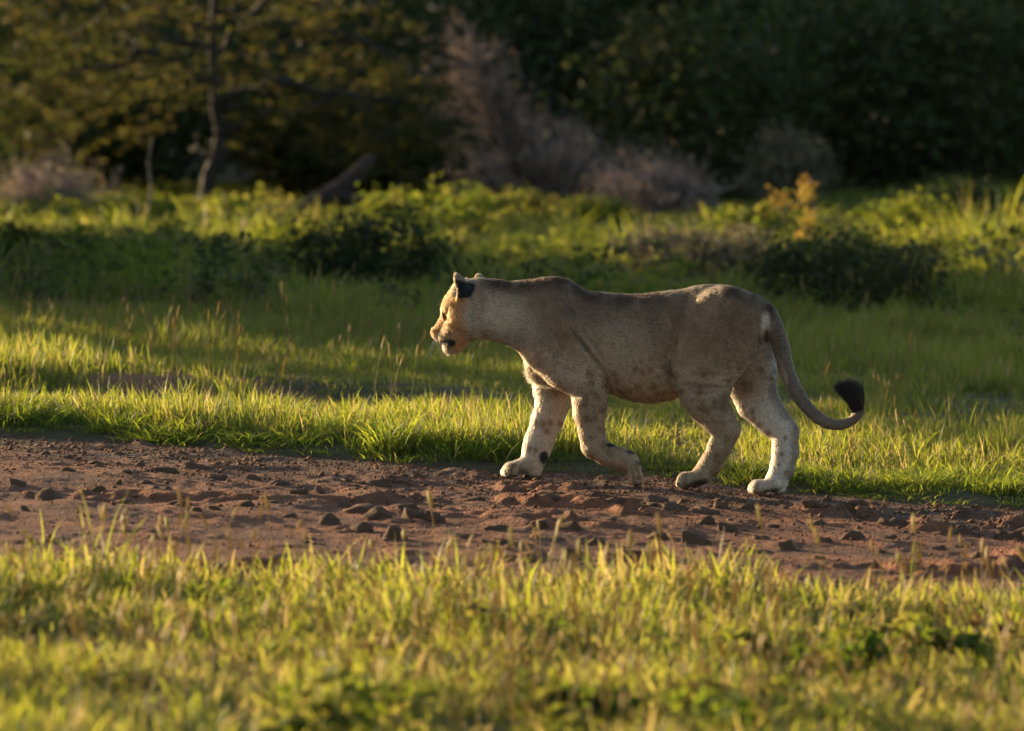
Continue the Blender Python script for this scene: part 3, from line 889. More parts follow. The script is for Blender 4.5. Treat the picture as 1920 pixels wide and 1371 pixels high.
def coat_color(v, vn):
    """coat pattern per vertex (the animal's own colours)"""
    w = body_to_world(v)
    px, py = world_to_pix(w)
    y = v[:, 1]
    rr = np.random.default_rng(3)
    n1 = noise3(v, 18, 0); n2 = noise3(v, 60, 3)
    col = np.tile(np.array([.290, .190, .118]), (len(v), 1))
    n4 = vnoise2(px * .16, py * .075, 2) * .6 + vnoise2(px * .37, py * .22, 5) * .4
    col *= (0.86 + .28 * n1 + .16 * (n2 - .5) + .85 * (n4 - .5))[:, None]
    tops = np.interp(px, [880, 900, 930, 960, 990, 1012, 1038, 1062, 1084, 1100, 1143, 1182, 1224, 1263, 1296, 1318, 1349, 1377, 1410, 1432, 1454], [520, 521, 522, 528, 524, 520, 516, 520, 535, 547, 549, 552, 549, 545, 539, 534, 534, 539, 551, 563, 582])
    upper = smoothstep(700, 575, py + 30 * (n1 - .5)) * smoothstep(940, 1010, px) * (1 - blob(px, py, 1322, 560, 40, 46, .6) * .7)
    col = mixc(col, (.150, .092, .054), upper * .72)  # countershading, deepened with shade painted into the upper coat
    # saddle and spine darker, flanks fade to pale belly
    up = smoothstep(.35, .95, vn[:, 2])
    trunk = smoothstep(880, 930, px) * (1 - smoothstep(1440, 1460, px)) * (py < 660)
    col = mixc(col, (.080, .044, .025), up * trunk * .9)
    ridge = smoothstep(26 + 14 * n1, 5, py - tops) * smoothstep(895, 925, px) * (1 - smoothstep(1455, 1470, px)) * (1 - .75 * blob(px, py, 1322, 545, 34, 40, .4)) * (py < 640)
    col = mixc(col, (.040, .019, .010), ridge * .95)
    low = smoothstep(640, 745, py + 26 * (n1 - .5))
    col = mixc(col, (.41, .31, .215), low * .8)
    sad = smoothstep(.42, .62, fbm2(px * .06, py * .022, 3, 4)) * blob(px, py, 1190, 565, 160, 48, .7) * (y < .15)
    col = mixc(col, (.13, .082, .052), sad * .5)
    col = mixc(col, (.20, .135, .085), smoothstep(.5, .62, fbm2(px * .03, py * .02, 3, 5)) * (py < 690) * (px > 960) * .45)
    # legs paler, inner sides almost cream
    leg = smoothstep(700, 790, py)
    col = mixc(col, (.34, .24, .15), leg * .7)
    col = mixc(col, (.25, .165, .098), smoothstep(700, 770, py) * (y < -.06) * .6)
    far = smoothstep(.02, .07, y) * smoothstep(640, 700, py)
    inner = far * smoothstep(.15, -.35, vn[:, 1])
    col = mixc(col, (.60, .52, .44), inner * .88)
    col = mixc(col, (.48, .41, .33), smoothstep(-.02, -.06, y) * smoothstep(.2, .7, vn[:, 1]) * smoothstep(690, 730, py) * .8)
    farleg_front = far * (px < 1075)
    col = mixc(col, (.48, .385, .295), farleg_front * .7)
    col = mixc(col, (.50, .44, .37), smoothstep(1400, 1452, px + 0 * px) * (py > 600) * (y > .0) * (px < 1462) * .6 * (py < 700))
    col = mixc(col, (.27, .15, .075), smoothstep(.1, .6, -vn[:, 0]) * smoothstep(740, 800, py) * (px < 1130) * (px > 1060) * .6)
    # chest and throat bib
    col = mixc(col, (.62, .54, .43), blob(px, py, 1010, 700, 46, 26) * smoothstep(.075, .03, np.abs(y)) * .9)
    col = mixc(col, (.46, .38, .29), blob(px, py, 925, 604, 66, 40, .7) * .8)  # pale throat; neck side lightened as shading put into the colour
    col = mixc(col, (.40, .31, .215), blob(px, py, 1150, 655, 60, 45, .7) * .45 * (y < 0))
    col = mixc(col, (.13, .078, .045), blob(px, py, 1360, 620, 62, 70, .6) * .35 * (y < 0))  # browner thigh, darkened further by shading put into the coat colour
    # dark hock backs, streaky outer thigh
    streak = smoothstep(.54, .66, vnoise2(px * .022, py * .12, 2)) * blob(px, py, 1330, 745, 62, 60, .5) * (y < 0)
    col = mixc(col, (.14, .085, .05), streak * .6)
    col = mixc(col, (.17, .12, .09), smoothstep(.3, .8, vn[:, 0]) * smoothstep(690, 730, py) * (px > 1440) * (py < 900) * (px < 1500) * (y > .05) * .75)
    col = mixc(col, (.22, .15, .10), smoothstep(.2, .8, vn[:, 0]) * smoothstep(800, 830, py) * (px > 1330) * (px < 1400) * .6)
    gap = blob(px, py, 1436, 614, 9, 26, .4) * (px < 1446)
    col = mixc(col, (.56, .48, .40), gap * .9)
    col = mixc(col, (.05, .025, .015), blob(px, py, 1437, 636, 5, 7, .4) * .9)
    # spots
    spots = []
    def scatter(n, box, r, yside, poly=None):
        for _ in range(n):
            spots.append((rr.uniform(box[0], box[1]), rr.uniform(box[2], box[3]), rr.uniform(*r), yside))
    scatter(26, (1140, 1275, 688, 750), (3.5, 7), -1)
    scatter(26, (1075, 1136, 690, 830), (4, 7.5), -1)
    scatter(9, (1100, 1160, 830, 875), (4, 7), -1)
    scatter(16, (1275, 1370, 700, 800), (4, 8), -1)
    scatter(9, (1295, 1370, 810, 890), (3.5, 6.5), -1)
    scatter(13, (990, 1060, 730, 860), (3.5, 7), 1)
    scatter(4, (938, 965, 872, 890), (3, 5), 1)
    scatter(14, (1370, 1462, 690, 810), (3.5, 7), 1)
    scatter(5, (1440, 1475, 815, 890), (3, 6), 1)
    spots += [(1412, 787, 6, 1), (1441, 812, 6, 1), (1448, 845, 5, 1), (1422, 632, 6, 0), (1437, 628, 7, 0)]
    sp = np.zeros(len(v))
    wob = 1 + .8 * (n2 - .5)
    for (sx, sy, sr, side) in spots:
        msk = blob(px, py, sx, sy, sr * wob, sr * 1.1 * wob, .75)
        if side:
            msk = msk * (np.sign(y) == side)
        sp = np.maximum(sp, msk)
    col = mixc(col, (.15, .075, .034), sp * .7)
    # head
    head = blob(px, py, 850, 590, 62, 78, .25) * (px < 905)
    fc = smoothstep(880, 850, px)
    col = mixc(col, (.43, .185, .052), head * fc * .92)
    muz = blob(px, py, 836, 640, 24, 22, .4)
    col = mixc(col, (.40, .27, .155), muz * .8)
    col = mixc(col, (.50, .42, .33), blob(px, py, 842, 662, 16, 7, .4) * .9)
    # face streaks: tear line, whisker rows
    col = mixc(col, (.17, .09, .04), blob(px, py, 829, 600, 4, 18, .6) * .7)
    row = smoothstep(.55, .7, vnoise2(px * .35, py * .25, 6)) * blob(px, py, 826, 622, 14, 16, .5)
    col = mixc(col, (.12, .065, .03), row * .7)
    ln = 1 - smoothstep(2.2, 5.5, np.abs(py - (641 + .09 * (px - 822))))
    lip = np.clip(ln * smoothstep(816, 824, px) * (1 - smoothstep(848, 856, px)) + blob(px, py, 841, 643, 12, 7.5, .4), 0, 1)
    col = mixc(col, (.010, .008, .008), lip)
    col = mixc(col, (.05, .03, .02), blob(px, py, 831, 590, 3, 8, .5) * .8)
    # ears: black backs with a paler tip, buff inside and rim
    hlat = np.array([math.sin(math.radians(8)), math.cos(math.radians(8)), 0])
    for sg, ex in ((-1, 868), (1, 893)):
        em = blob(px, py, ex - 3, 534, 26, 29, .12) * (py < 558) * (sg * y > .03) * (px > 838)
        back = smoothstep(-.25, .15, vn[:, 0] * .8 + vn[:, 1] * sg * .75)
        tip = smoothstep(529, 522, py - .25 * (px - ex))
        col = mixc(col, (.46, .27, .11), em * (1 - back) * .95)
        col = mixc(col, (.010, .009, .009), em * back * (1 - tip))
        col = mixc(col, (.20, .15, .11), em * back * tip)
    # tail: grey-brown, darker above
    tl = smoothstep(1446, 1458, px) * (np.abs(y) < .06) * ((px > 1478) | (py < 670 + (px - 1462) * 2.2))
    tl = tl * (1 - (y > .062))
    col = mixc(col, (.125, .092, .070), tl * .85)
    col = mixc(col, (.012, .011, .011), blob(px, py, 1606, 752, 22, 22, .2))
    toes = np.zeros(len(v))
    for (x0, y0, x1, y1, sd) in ((949, 874, 946, 890, 1), (962, 872, 957, 892, 1), (976, 874, 972, 890, 1), (1274, 893, 1271, 912, -1), (1288, 891, 1285, 912, -1), (1409, 908, 1406, 924, 1), (1422, 908, 1419, 925, 1), (1184, 872, 1190, 902, -1), (1193, 866, 1200, 896, -1)):
        ab = np.array([x1 - x0, y1 - y0], float)
        t = np.clip(((px - x0) * ab[0] + (py - y0) * ab[1]) / (ab @ ab), 0, 1)
        q = np.hypot(px - x0 - t * ab[0], py - y0 - t * ab[1])
        toes = np.maximum(toes, (1 - smoothstep(1.0, 3.2, q)) * (np.sign(y) == sd))
    col = mixc(col, (.10, .055, .03), toes * .5)
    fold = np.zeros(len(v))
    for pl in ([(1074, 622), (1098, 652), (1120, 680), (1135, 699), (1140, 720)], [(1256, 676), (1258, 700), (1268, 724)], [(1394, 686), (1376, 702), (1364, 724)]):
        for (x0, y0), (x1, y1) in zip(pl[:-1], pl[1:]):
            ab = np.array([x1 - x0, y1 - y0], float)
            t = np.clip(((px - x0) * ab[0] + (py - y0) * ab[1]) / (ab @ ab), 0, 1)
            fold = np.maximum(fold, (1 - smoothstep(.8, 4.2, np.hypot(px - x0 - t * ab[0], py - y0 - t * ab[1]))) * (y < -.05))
    col = mixc(col, (.06, .036, .022), fold * .30)  # crease shade painted into the coat along the skin folds
    # pads
    for (sx, sy, rx, ry, sd) in ((1020, 858, 9, 12, 1), (1146, 835, 10, 4, -1), (1184, 846, 9, 6, -1), (1200, 866, 4, 8, -1), (1208, 885, 4, 9, -1), (1318, 909, 26, 7, -1)):
        col = mixc(col, (.022, .018, .018), blob(px, py, sx, sy, rx, ry, .3) * (np.sign(y) == sd))
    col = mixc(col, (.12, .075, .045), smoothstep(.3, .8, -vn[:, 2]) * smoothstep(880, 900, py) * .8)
    return np.clip(col, .006, .9)

def fur_params(v, vn):
    """strand length and lie direction per point"""
    w = body_to_world(v)
    px, py = world_to_pix(w)
    L = np.full(len(v), .0125)
    L = np.where(py > 780, .008, L)
    L = np.where((px < 880), .010, L)
    L = L + .040 * blob(px, py, 1008, 704, 40, 26, .5) * (np.abs(v[:, 1]) < .09)
    L = L + .016 * blob(px, py, 930, 632, 56, 18, .5)
    L = L + .012 * blob(px, py, 848, 660, 20, 9, .5)
    L = L + .010 * blob(px, py, 1215, 752, 70, 10, .6)
    L = L + .007 * blob(px, py, 1060, 530, 60, 16, .6)
    L = np.where(blob(px, py, 866, 533, 24, 27, .1) * (py < 550) > .5, np.where(vn[:, 0] < -.2, .016, .007), L)
    lie = np.tile(np.array([.85, 0, -.35]), (len(v), 1))
    leg = smoothstep(700, 760, py)[:, None]
    lie = lie * (1 - leg) + np.array([.15, 0, -1.0]) * leg
    tailm = (px > 1462) & (np.abs(v[:, 1]) < .06)
    lie[tailm] = np.array([.4, 0, -.9])
    tl2 = tailm & (px > 1540)
    lie[tl2] = np.array([.95, 0, .2])
    chest = (blob(px, py, 1012, 702, 40, 28, .3) > .3)
    lie[chest] = np.array([-.65, 0, -.75])
    chin = blob(px, py, 846, 655, 22, 12, .3) > .3
    lie[chin] = np.array([.2, 0, -1])
    return L, lie

def hair_object(name, roots, dirs1, dirs2, length, rad, cols, mat, parent):
    """strands of 4 points; root, two bends, tip"""
    n = len(roots)
    cu = bpy.data.hair_curves.new(name)
    cu.add_curves([4] * n)
    L = length[:, None]
    P = np.stack([roots, roots + dirs1 * L * .35, roots + dirs1 * L * .45 + dirs2 * L * .28, roots + dirs1 * L * .48 + dirs2 * L * .6], 1).astype(np.float32)
    cu.attributes['position'].data.foreach_set('vector', P.reshape(-1))
    R = np.tile(np.array([1.0, .9, .6, .12], dtype=np.float32), n) * np.repeat(rad.astype(np.float32), 4)
    if 'radius' not in cu.attributes:
        cu.attributes.new('radius', 'FLOAT', 'POINT')
    cu.attributes['radius'].data.foreach_set('value', R)
    a = cu.attributes.new('coat', 'FLOAT_COLOR', 'CURVE')
    c4 = np.ones((n, 4), dtype=np.float32); c4[:, :3] = cols
    a.data.foreach_set('color', c4.ravel())
    cu.materials.append(mat)
    return link(name, cu, parent)

def lioness_materials():
    m, nt, out = new_mat('coat_skin')
    at = N(nt, 'ShaderNodeAttribute', attribute_name='coat')
    ns = N(nt, 'ShaderNodeTexNoise', Scale=220.0, Detail=3.0)
    mx = N(nt, 'ShaderNodeMix', data_type='RGBA', blend_type='MULTIPLY')
    mx.inputs[0].default_value = .55
    ramp = N(nt, 'ShaderNodeMapRange')
    ramp.inputs[1].default_value, ramp.inputs[2].default_value = .3, .7
    ramp.inputs[3].default_value, ramp.inputs[4].default_value = .55, 1.15
    tc = N(nt, 'ShaderNodeTexCoord')
    nt.links.new(tc.outputs['Object'], ns.inputs['Vector'])
    nt.links.new(ns.outputs[0], ramp.inputs[0])
    nt.links.new(at.outputs['Color'], mx.inputs[6]); nt.links.new(ramp.outputs[0], mx.inputs[7])
    b = N(nt, 'ShaderNodeBsdfPrincipled', Roughness=.75)
    b.inputs['Specular IOR Level'].default_value = .15
    b.inputs['Sheen Weight'].default_value = .08
    b.inputs['Sheen Roughness'].default_value = .5
    bump = N(nt, 'ShaderNodeBump', Strength=.35, Distance=.004)
    nt.links.new(ns.outputs[0], bump.inputs['Height'])
    nt.links.new(bump.outputs[0], b.inputs['Normal'])
    nt.links.new(mx.outputs[2], b.inputs['Base Color'])
    nt.links.new(b.outputs[0], out.inputs[0])
    hm, nt, out = new_mat('coat_hair')
    at = N(nt, 'ShaderNodeAttribute', attribute_name='coat')
    h = N(nt, 'ShaderNodeBsdfHairPrincipled')
    h.parametrization = 'COLOR'
    h.inputs['Roughness'].default_value = .45
    h.inputs['Radial Roughness'].default_value = .6
    h.inputs['Coat'].default_value = 0.0
    nt.links.new(at.outputs['Color'], h.inputs['Color'])
    df = N(nt, 'ShaderNodeBsdfDiffuse')
    nt.links.new(at.outputs['Color'], df.inputs['Color'])
    ms = N(nt, 'ShaderNodeMixShader'); ms.inputs[0].default_value = .55
    nt.links.new(df.outputs[0], ms.inputs[1]); nt.links.new(h.outputs[0], ms.inputs[2])
    nt.links.new(ms.outputs[0], out.inputs[0])
    def plain(name, c, rough, spec=.5):
        q, nt, out = new_mat(name)
        b = N(nt, 'ShaderNodeBsdfPrincipled', Roughness=rough)
        b.inputs['Base Color'].default_value = (*c, 1)
        b.inputs['Specular IOR Level'].default_value = spec
        ns = N(nt, 'ShaderNodeTexNoise', Scale=300.0)
        bu = N(nt, 'ShaderNodeBump', Strength=.2, Distance=.001)
        nt.links.new(ns.outputs[0], bu.inputs['Height']); nt.links.new(bu.outputs[0], b.inputs['Normal'])
        nt.links.new(b.outputs[0], out.inputs[0])
        return q
    return m, hm, plain('nose_leather', (.10, .045, .035), .45), plain('eye_amber', (.16, .085, .02), .08), plain('whisker_white', (.75, .72, .66), .4), plain('tuft_black', (.014, .012, .012), .5)

def build_lioness():
    skin_m, hair_m, nose_m, eye_m, whisk_m, tuft_m = lioness_materials()
    root = thing('lioness', 'tawny lioness walking left along the edge of the red dirt track', 'lion', (LION_X, LION_Y, 0), -LION_YAW)
    fld = build_field()
    v, f = surface_nets(fld)
    vn = vert_normals(v, f)
    # soft muscle and skin unevenness
    v = v + vn * ((noise3(v, 9, 1) - .5) * .006 + (noise3(v, 26, 2) - .5) * .0050 + (noise3(v, 70, 4) - .5) * .0030)[:, None]
    v = sculpt(v, vn)
    vn = vert_normals(v, f)
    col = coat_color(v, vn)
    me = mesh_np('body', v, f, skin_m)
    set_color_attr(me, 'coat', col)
    link('body', me, root)
    # fur
    rr = np.random.default_rng(8)
    fn, area = face_normals(v, f)
    cen = v[f].mean(1)
    wpx, wpy = world_to_pix(body_to_world(cen))
    wt = area * np.where(wpx < 905, 1.7, 1.0)
    n = 190000
    fi = rr.choice(len(f), n, p=wt / wt.sum())
    u, t = rr.random(n), rr.random(n)
    q = v[f[fi]]
    roots = (q[:, 0] * ((1 - u) * (1 - t))[:, None] + q[:, 1] * (u * (1 - t))[:, None] + q[:, 2] * (u * t)[:, None] + q[:, 3] * ((1 - u) * t)[:, None])
    nn = vn[f[fi]].mean(1)
    L, lie = fur_params(roots, nn)
    lie = lie + rr.normal(0, .22, (n, 3))
    lie = lie - nn * np.sum(lie * nn, 1)[:, None]
    lie /= np.linalg.norm(lie, axis=1)[:, None] + 1e-9
    d1 = nn * .42 + lie * .85; d1 /= np.linalg.norm(d1, axis=1)[:, None]
    d2 = nn * .16 + lie; d2 /= np.linalg.norm(d2, axis=1)[:, None]
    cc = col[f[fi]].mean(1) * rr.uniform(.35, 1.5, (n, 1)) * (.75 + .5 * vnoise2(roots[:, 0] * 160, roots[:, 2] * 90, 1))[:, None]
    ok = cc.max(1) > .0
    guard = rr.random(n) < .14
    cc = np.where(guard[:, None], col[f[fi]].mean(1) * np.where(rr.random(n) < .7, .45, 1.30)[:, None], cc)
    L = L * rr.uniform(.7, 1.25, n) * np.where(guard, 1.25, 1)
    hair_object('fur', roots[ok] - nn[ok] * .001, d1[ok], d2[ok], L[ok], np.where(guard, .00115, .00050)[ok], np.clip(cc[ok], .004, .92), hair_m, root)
    # tail tuft
    n = 5200
    path = np.array([bp(1606, 782), bp(1610, 768), bp(1606, 756), bp(1598, 744)])
    tt = rr.random(n) ** .9 * 2.99
    i = tt.astype(int); fr = (tt - i)[:, None]
    base = path[i] * (1 - fr) + path[i + 1] * fr
    tan = path[i + 1] - path[i]; tan /= np.linalg.norm(tan, axis=1)[:, None]
    rad = rr.normal(0, 1, (n, 3)); rad -= tan * np.sum(rad * tan, 1)[:, None]; rad /= np.linalg.norm(rad, axis=1)[:, None]
    aim = bp(1580, 716) - base; aim /= np.linalg.norm(aim, axis=1)[:, None]
    d1 = rad * .45 + tan * .4 + aim * .45; d1 /= np.linalg.norm(d1, axis=1)[:, None]
    d2 = aim * 1.0 + rad * .10 + rr.normal(0, .13, (n, 3)); d2 /= np.linalg.norm(d2, axis=1)[:, None]
    L = np.linalg.norm(bp(1581, 720) - base, axis=1) * rr.uniform(.35, 1.08, n) + .004
    hair_object('tail_tuft', base + rad * .009, d1, d2, L, np.full(n, .0011), np.tile([.012, .010, .010], (n, 1)) * rr.uniform(.6, 2.0, (n, 1)), tuft_m, root)
    # eyes, nose, whiskers
    hy = math.radians(8); lat = np.array([math.sin(hy), math.cos(hy), 0.0])
    def ball(name, c, r, mat, sc=(1, 1, 1), seg=14):
        bm = bmesh.new()
        bmesh.ops.create_uvsphere(bm, u_segments=seg, v_segments=seg // 2 + 2, radius=r)
        me = bpy.data.meshes.new(name); bm.to_mesh(me); bm.free()
        me.materials.append(mat)
        for p in me.polygons: p.use_smooth = True
        o = link(name, me, root, c); o.scale = sc
        return o
    for sg in (-1, 1):
        ball('eye', bp(847, 588) + lat * sg * .036, .0095, eye_m)
    bm = bmesh.new()
    bmesh.ops.create_uvsphere(bm, u_segments=16, v_segments=10, radius=1)
    for q in bm.verts:
        q.co.x *= 1 - .25 * q.co.z; q.co.y *= 1 + .35 * q.co.z
    me = bpy.data.meshes.new('nose'); bm.to_mesh(me); bm.free(); me.materials.append(nose_m)
    for p in me.polygons: p.use_smooth = True
    o = link('nose', me, root, bp(812.5, 625)); o.scale = (.0145, .024, .013); o.rotation_euler = (0, math.radians(-25), hy * -1)
    wroots = []
    for sg in (-1, 1):
        for k in range(7):
            r0 = bp(826 + 2.2 * (k % 3), 624 + 3.4 * (k // 2)) + lat * sg * .048
            dr = np.array([-.25 - .1 * (k % 3), sg * .55, -.75 - .08 * k]) if k < 5 else np.array([.25, sg * .75, -.45])
            wroots.append((r0, dr, .10 + .018 * (k % 3)))
        for k in range(3):
            r0 = bp(836 + 2 * k, 571 - 2 * k) + lat * sg * .040
            wroots.append((r0, np.array([-.85, sg * .18, .28 + .22 * k]), .055 + .01 * k))
    for (r0, dr, L) in wroots:
        dr = dr / np.linalg.norm(dr)
        pts, ring = [], []
        for i in range(5):
            s = i / 4
            c = r0 + dr * L * s + np.array([.0, 0, -.018]) * s * s
            rd = .00075 * (1 - .85 * s)
            for a in range(3):
                pts.append(c + rd * np.array([math.cos(a * 2.094), math.sin(a * 2.094), .4 * math.sin(a * 2.094)]))
        for i in range(4):
            for a in range(3):
                ring.append((i * 3 + a, i * 3 + (a + 1) % 3, i * 3 + 3 + (a + 1) % 3, i * 3 + 3 + a))
        link('whisker', mesh_np('whisker', pts, ring, whisk_m), root)
    return root

LIONESS = build_lioness()
# ================================================================== shrubs, trees, dead wood
def tube(path, radii, sides=6):
    path = np.asarray(path, float); n = len(path)
    vs = []
    for i in range(n):
        t = path[min(i + 1, n - 1)] - path[max(i - 1, 0)]
        t /= np.linalg.norm(t) + 1e-9
        u = np.cross(t, [0.3, 1, .2]); u /= np.linalg.norm(u) + 1e-9
        w = np.cross(t, u)
        for k in range(sides):
            a = k * 2 * math.pi / sides
            vs.append(path[i] + radii[i] * (math.cos(a) * u + math.sin(a) * w))
    fs = []
    for i in range(n - 1):
        for k in range(sides):
            fs.append((i * sides + k, i * sides + (k + 1) % sides, (i + 1) * sides + (k + 1) % sides, (i + 1) * sides + k))
    return np.array(vs), np.array(fs)

def merge(parts):
    vs, fs, o = [], [], 0
    for v, f in parts:
        vs.append(v); fs.append(f + o); o += len(v)
    return np.concatenate(vs), np.concatenate(fs)

def limb(a, b, r0, r1, rs, n=5, wob=.12):
    a, b = np.asarray(a, float), np.asarray(b, float)
    L = np.linalg.norm(b - a)
    s = np.linspace(0, 1, n)
    p = a + (b - a) * s[:, None]
    j = rs.normal(0, wob * L * .35, (n, 3)); j[0] = 0; j[-1] = 0
    p = p + j
    return tube(p, r0 + (r1 - r0) * s, 6)

def leaf_cloud(centers, spreads, per, size, rs, flat=1.0, elong=1.8):
    """quads scattered in clumps; returns verts, faces, tint"""
    n = len(centers) * per
    c = np.repeat(centers, per, 0); sp = np.repeat(spreads, per)[:, None]
    off = rs.normal(0, 1, (n, 3)) * sp * np.array([1, 1, flat])
    p = c + off
    u = rs.normal(0, 1, (n, 3)); u[:, 2] *= .5; u /= np.linalg.norm(u, axis=1)[:, None]
    q = rs.normal(0, 1, (n, 3)); w = np.cross(u, q); w /= np.linalg.norm(w, axis=1)[:, None] + 1e-9
    sz = size * rs.uniform(.55, 1.3, n)[:, None]
    a, b = u * sz * elong * .5, w * sz * .5
    V = np.stack([p - a, p - a * .1 + b, p + a, p - a * .1 - b], 1)
    F = np.arange(n * 4).reshape(n, 4)
    ct = np.repeat(rs.uniform(.0, .75, len(centers)), per)
    T = np.clip(ct + rs.normal(0, .10, n), 0, 1)
    return V.reshape(-1, 3), F, np.repeat(T, 4)

def tinted(name, v, f, t, mat, parent):
    me = mesh_np(name, v, f, mat, smooth=False)
    a = me.attributes.new('tint', 'FLOAT', 'POINT'); a.data.foreach_set('value', np.asarray(t, dtype=np.float32))
    return link(name, me, parent)

def shrub(name, label, cat, x, y, rx, ry, h, mat, seed, leaves=5000, size=.05, clumps=60, base=.12, flat=.8, stems=7, group=None, bark=None, spread_=.16, top=None):
    rs = np.random.default_rng(seed)
    z0 = float(land(x, y))
    root = thing(name, label, cat, (x, y, z0), 0, group)
    # clump centres through the crown's volume, denser at its surface
    u = rs.normal(0, 1, (clumps, 3)); u /= np.linalg.norm(u, axis=1)[:, None]
    rad = rs.uniform(.35, 1.0, clumps) ** .5
    lob = .75 + .45 * noise3(u + seed * 1.7, 1.6, 1)
    hc_ = h * (1 - base) / 2
    c = np.stack([u[:, 0] * rx * rad * lob, u[:, 1] * ry * rad * lob, h * base + hc_ + u[:, 2] * hc_ * rad * lob], -1)
    per = max(8, leaves // clumps)
    v, f, t = leaf_cloud(c, np.full(clumps, spread_ * (rx + h) * .5) * rs.uniform(.6, 1.4, clumps), per, size, rs, flat)
    v[:, 2] = np.maximum(v[:, 2], .02)
    tinted('crown', v, f, t, mat, root)
    parts = []
    for k in range(stems):
        q = c[rs.integers(0, clumps)]
        b = np.array([rs.normal(0, rx * .10), rs.normal(0, ry * .10), -.05])
        parts.append(limb(b, q, .035 * h / 2 + .008, .008, rs, 6))
        e = c[np.argsort(np.linalg.norm(c - q, axis=1))[1:4]]
        for s in e:
            parts.append(limb(q * .7 + b * .3, s, .014, .005, rs, 4))
    v, f = merge(parts)
    link('trunk', mesh_np('trunk', v, f, bark or BARK), root)
    return root

def at_px(px, d):
    return (px - 960) * d / F_PX, d - CAM_D

# ---- acacia with a bent dark trunk, crown in drooping layers
def acacia():
    rs = np.random.default_rng(77)
    d = 66.0
    m = d / F_PX
    x, y = at_px(385, d)
    z0 = float(land(x, y))
    root = thing('acacia_tree', 'olive leaved acacia with a thin dark bent trunk and drooping layered boughs', 'tree', (x, y, z0))
    def P(px, py, dy=0.0):
        return np.array([(px - 385) * m, dy, CAM_H - (py - HORIZON) * m - z0])
    tr = [P(380, 432), P(384, 380), P(392, 330), P(412, 285), P(414, 250, .05), P(404, 205), P(402, 150), P(398, 90), P(402, 20), P(408, -80), P(395, -220)]
    tr[0][2] = -.1
    parts = [tube(tr, [.10, .09, .085, .10, .075, .062, .055, .05, .045, .04, .03], 8)]
    tips = []
    arms = [((400, 110), (470, 30, .3)), ((470, 30, .3), (560, -60, .4)), ((404, 190), (520, 150, -.4)), ((520, 150, -.4), (700, 200, -.6)), ((402, 150), (300, 100, -.3)), ((300, 100, -.3), (140, 140, -.5)),
            ((398, 60), (250, 0, .3)), ((404, 200), (560, 210, .5)), ((560, 210, .5), (820, 170, .4)), ((400, 100), (180, 40, .7)), ((180, 40, .7), (20, 90, .8)), ((402, 20), (620, 60, -.2)), ((620, 60, -.2), (760, 110, -.3)), ((410, 250), (470, 225, -.2))]
    for a, b in arms:
        a3 = P(a[0], a[1], a[2] if len(a) > 2 else 0); b3 = P(b[0], b[1], b[2])
        parts.append(limb(a3, b3, .05, .02, rs, 7, .12)); tips.append(b3)
    v, f = merge(parts)
    link('trunk', mesh_np('trunk', v, f, BARK), root)
    cs, sp = [], []
    boxes = [(-40, 330, -60, 190, 95), (300, 640, -40, 120, 40), (430, 900, 110, 270, 80), (60, 330, 90, 250, 40), (520, 760, 0, 130, 26), (-60, 160, 150, 330, 35), (620, 860, 200, 330, 24), (450, 520, 120, 230, 6), (-60, 900, -260, -60, 90)]
    for (x0, x1, y0, y1, n) in boxes:
        for _ in range(n):
            q0 = np.array([rs.uniform(x0, x1), rs.uniform(y0, y1)]); dz = rs.normal(0, .7)
            dr = np.array([rs.choice([-1, 1]) * rs.uniform(.6, 1.0), rs.uniform(-.25, .75)]); ln = rs.uniform(40, 110)
            for k in range(4):
                e = q0 + dr * ln * k / 3 + np.array([0, 6 * (k / 3) ** 2])
                cs.append(P(e[0], e[1], dz + k * rs.normal(0, .06))); sp.append(rs.uniform(.035, .075))
    cs, sp = np.array(cs), np.array(sp)
    v, f, t = leaf_cloud(cs, sp, 15, .030, rs, .45, 1.7)
    tinted('crown', v, f, t, LEAF_OLIVE, root)
    tw = [limb(cs[k], cs[k] + rs.normal(0, .28, 3) * [1, 1, .5], .008, .003, rs, 4) for k in range(0, len(cs), 4)]
    v, f = merge(tw)
    tag(link('twigs', mesh_np('twigs', v, f, BARK), root), kind='stuff')
acacia()

# ---- fallen dead trunk with an upturned broken end
def fallen_log():
    rs = np.random.default_rng(5)
    d = 63.0; m = d / F_PX
    x, y = at_px(620, d); z0 = float(land(x, y))
    root = thing('fallen_log', 'dark fallen tree trunk with its broken end sticking up beside the grey shrub', 'log', (x, y, z0))
    P = lambda px, py, dy=0.0: np.array([(px - 620) * m, dy, CAM_H - (py - HORIZON) * m - z0])
    p = [P(520, 408), P(570, 392), P(610, 372), P(640, 352), P(668, 325), P(690, 302), P(702, 292)]
    v, f = tube(p, [.09, .10, .11, .10, .09, .075, .04], 9)
    v += rs.normal(0, .008, v.shape)
    link('trunk', mesh_np('trunk', v, f, BARK_RED), root)
    v, f = limb(P(630, 368), P(760, 378, -.3), .09, .05, rs, 6, .05)
    link('branch', mesh_np('branch', v, f, BARK_RED), root)
    v, f = limb(P(560, 395), P(470, 425, .2), .08, .04, rs, 5, .05)
    link('branch', mesh_np('branch', v, f, BARK_RED), root)
fallen_log()

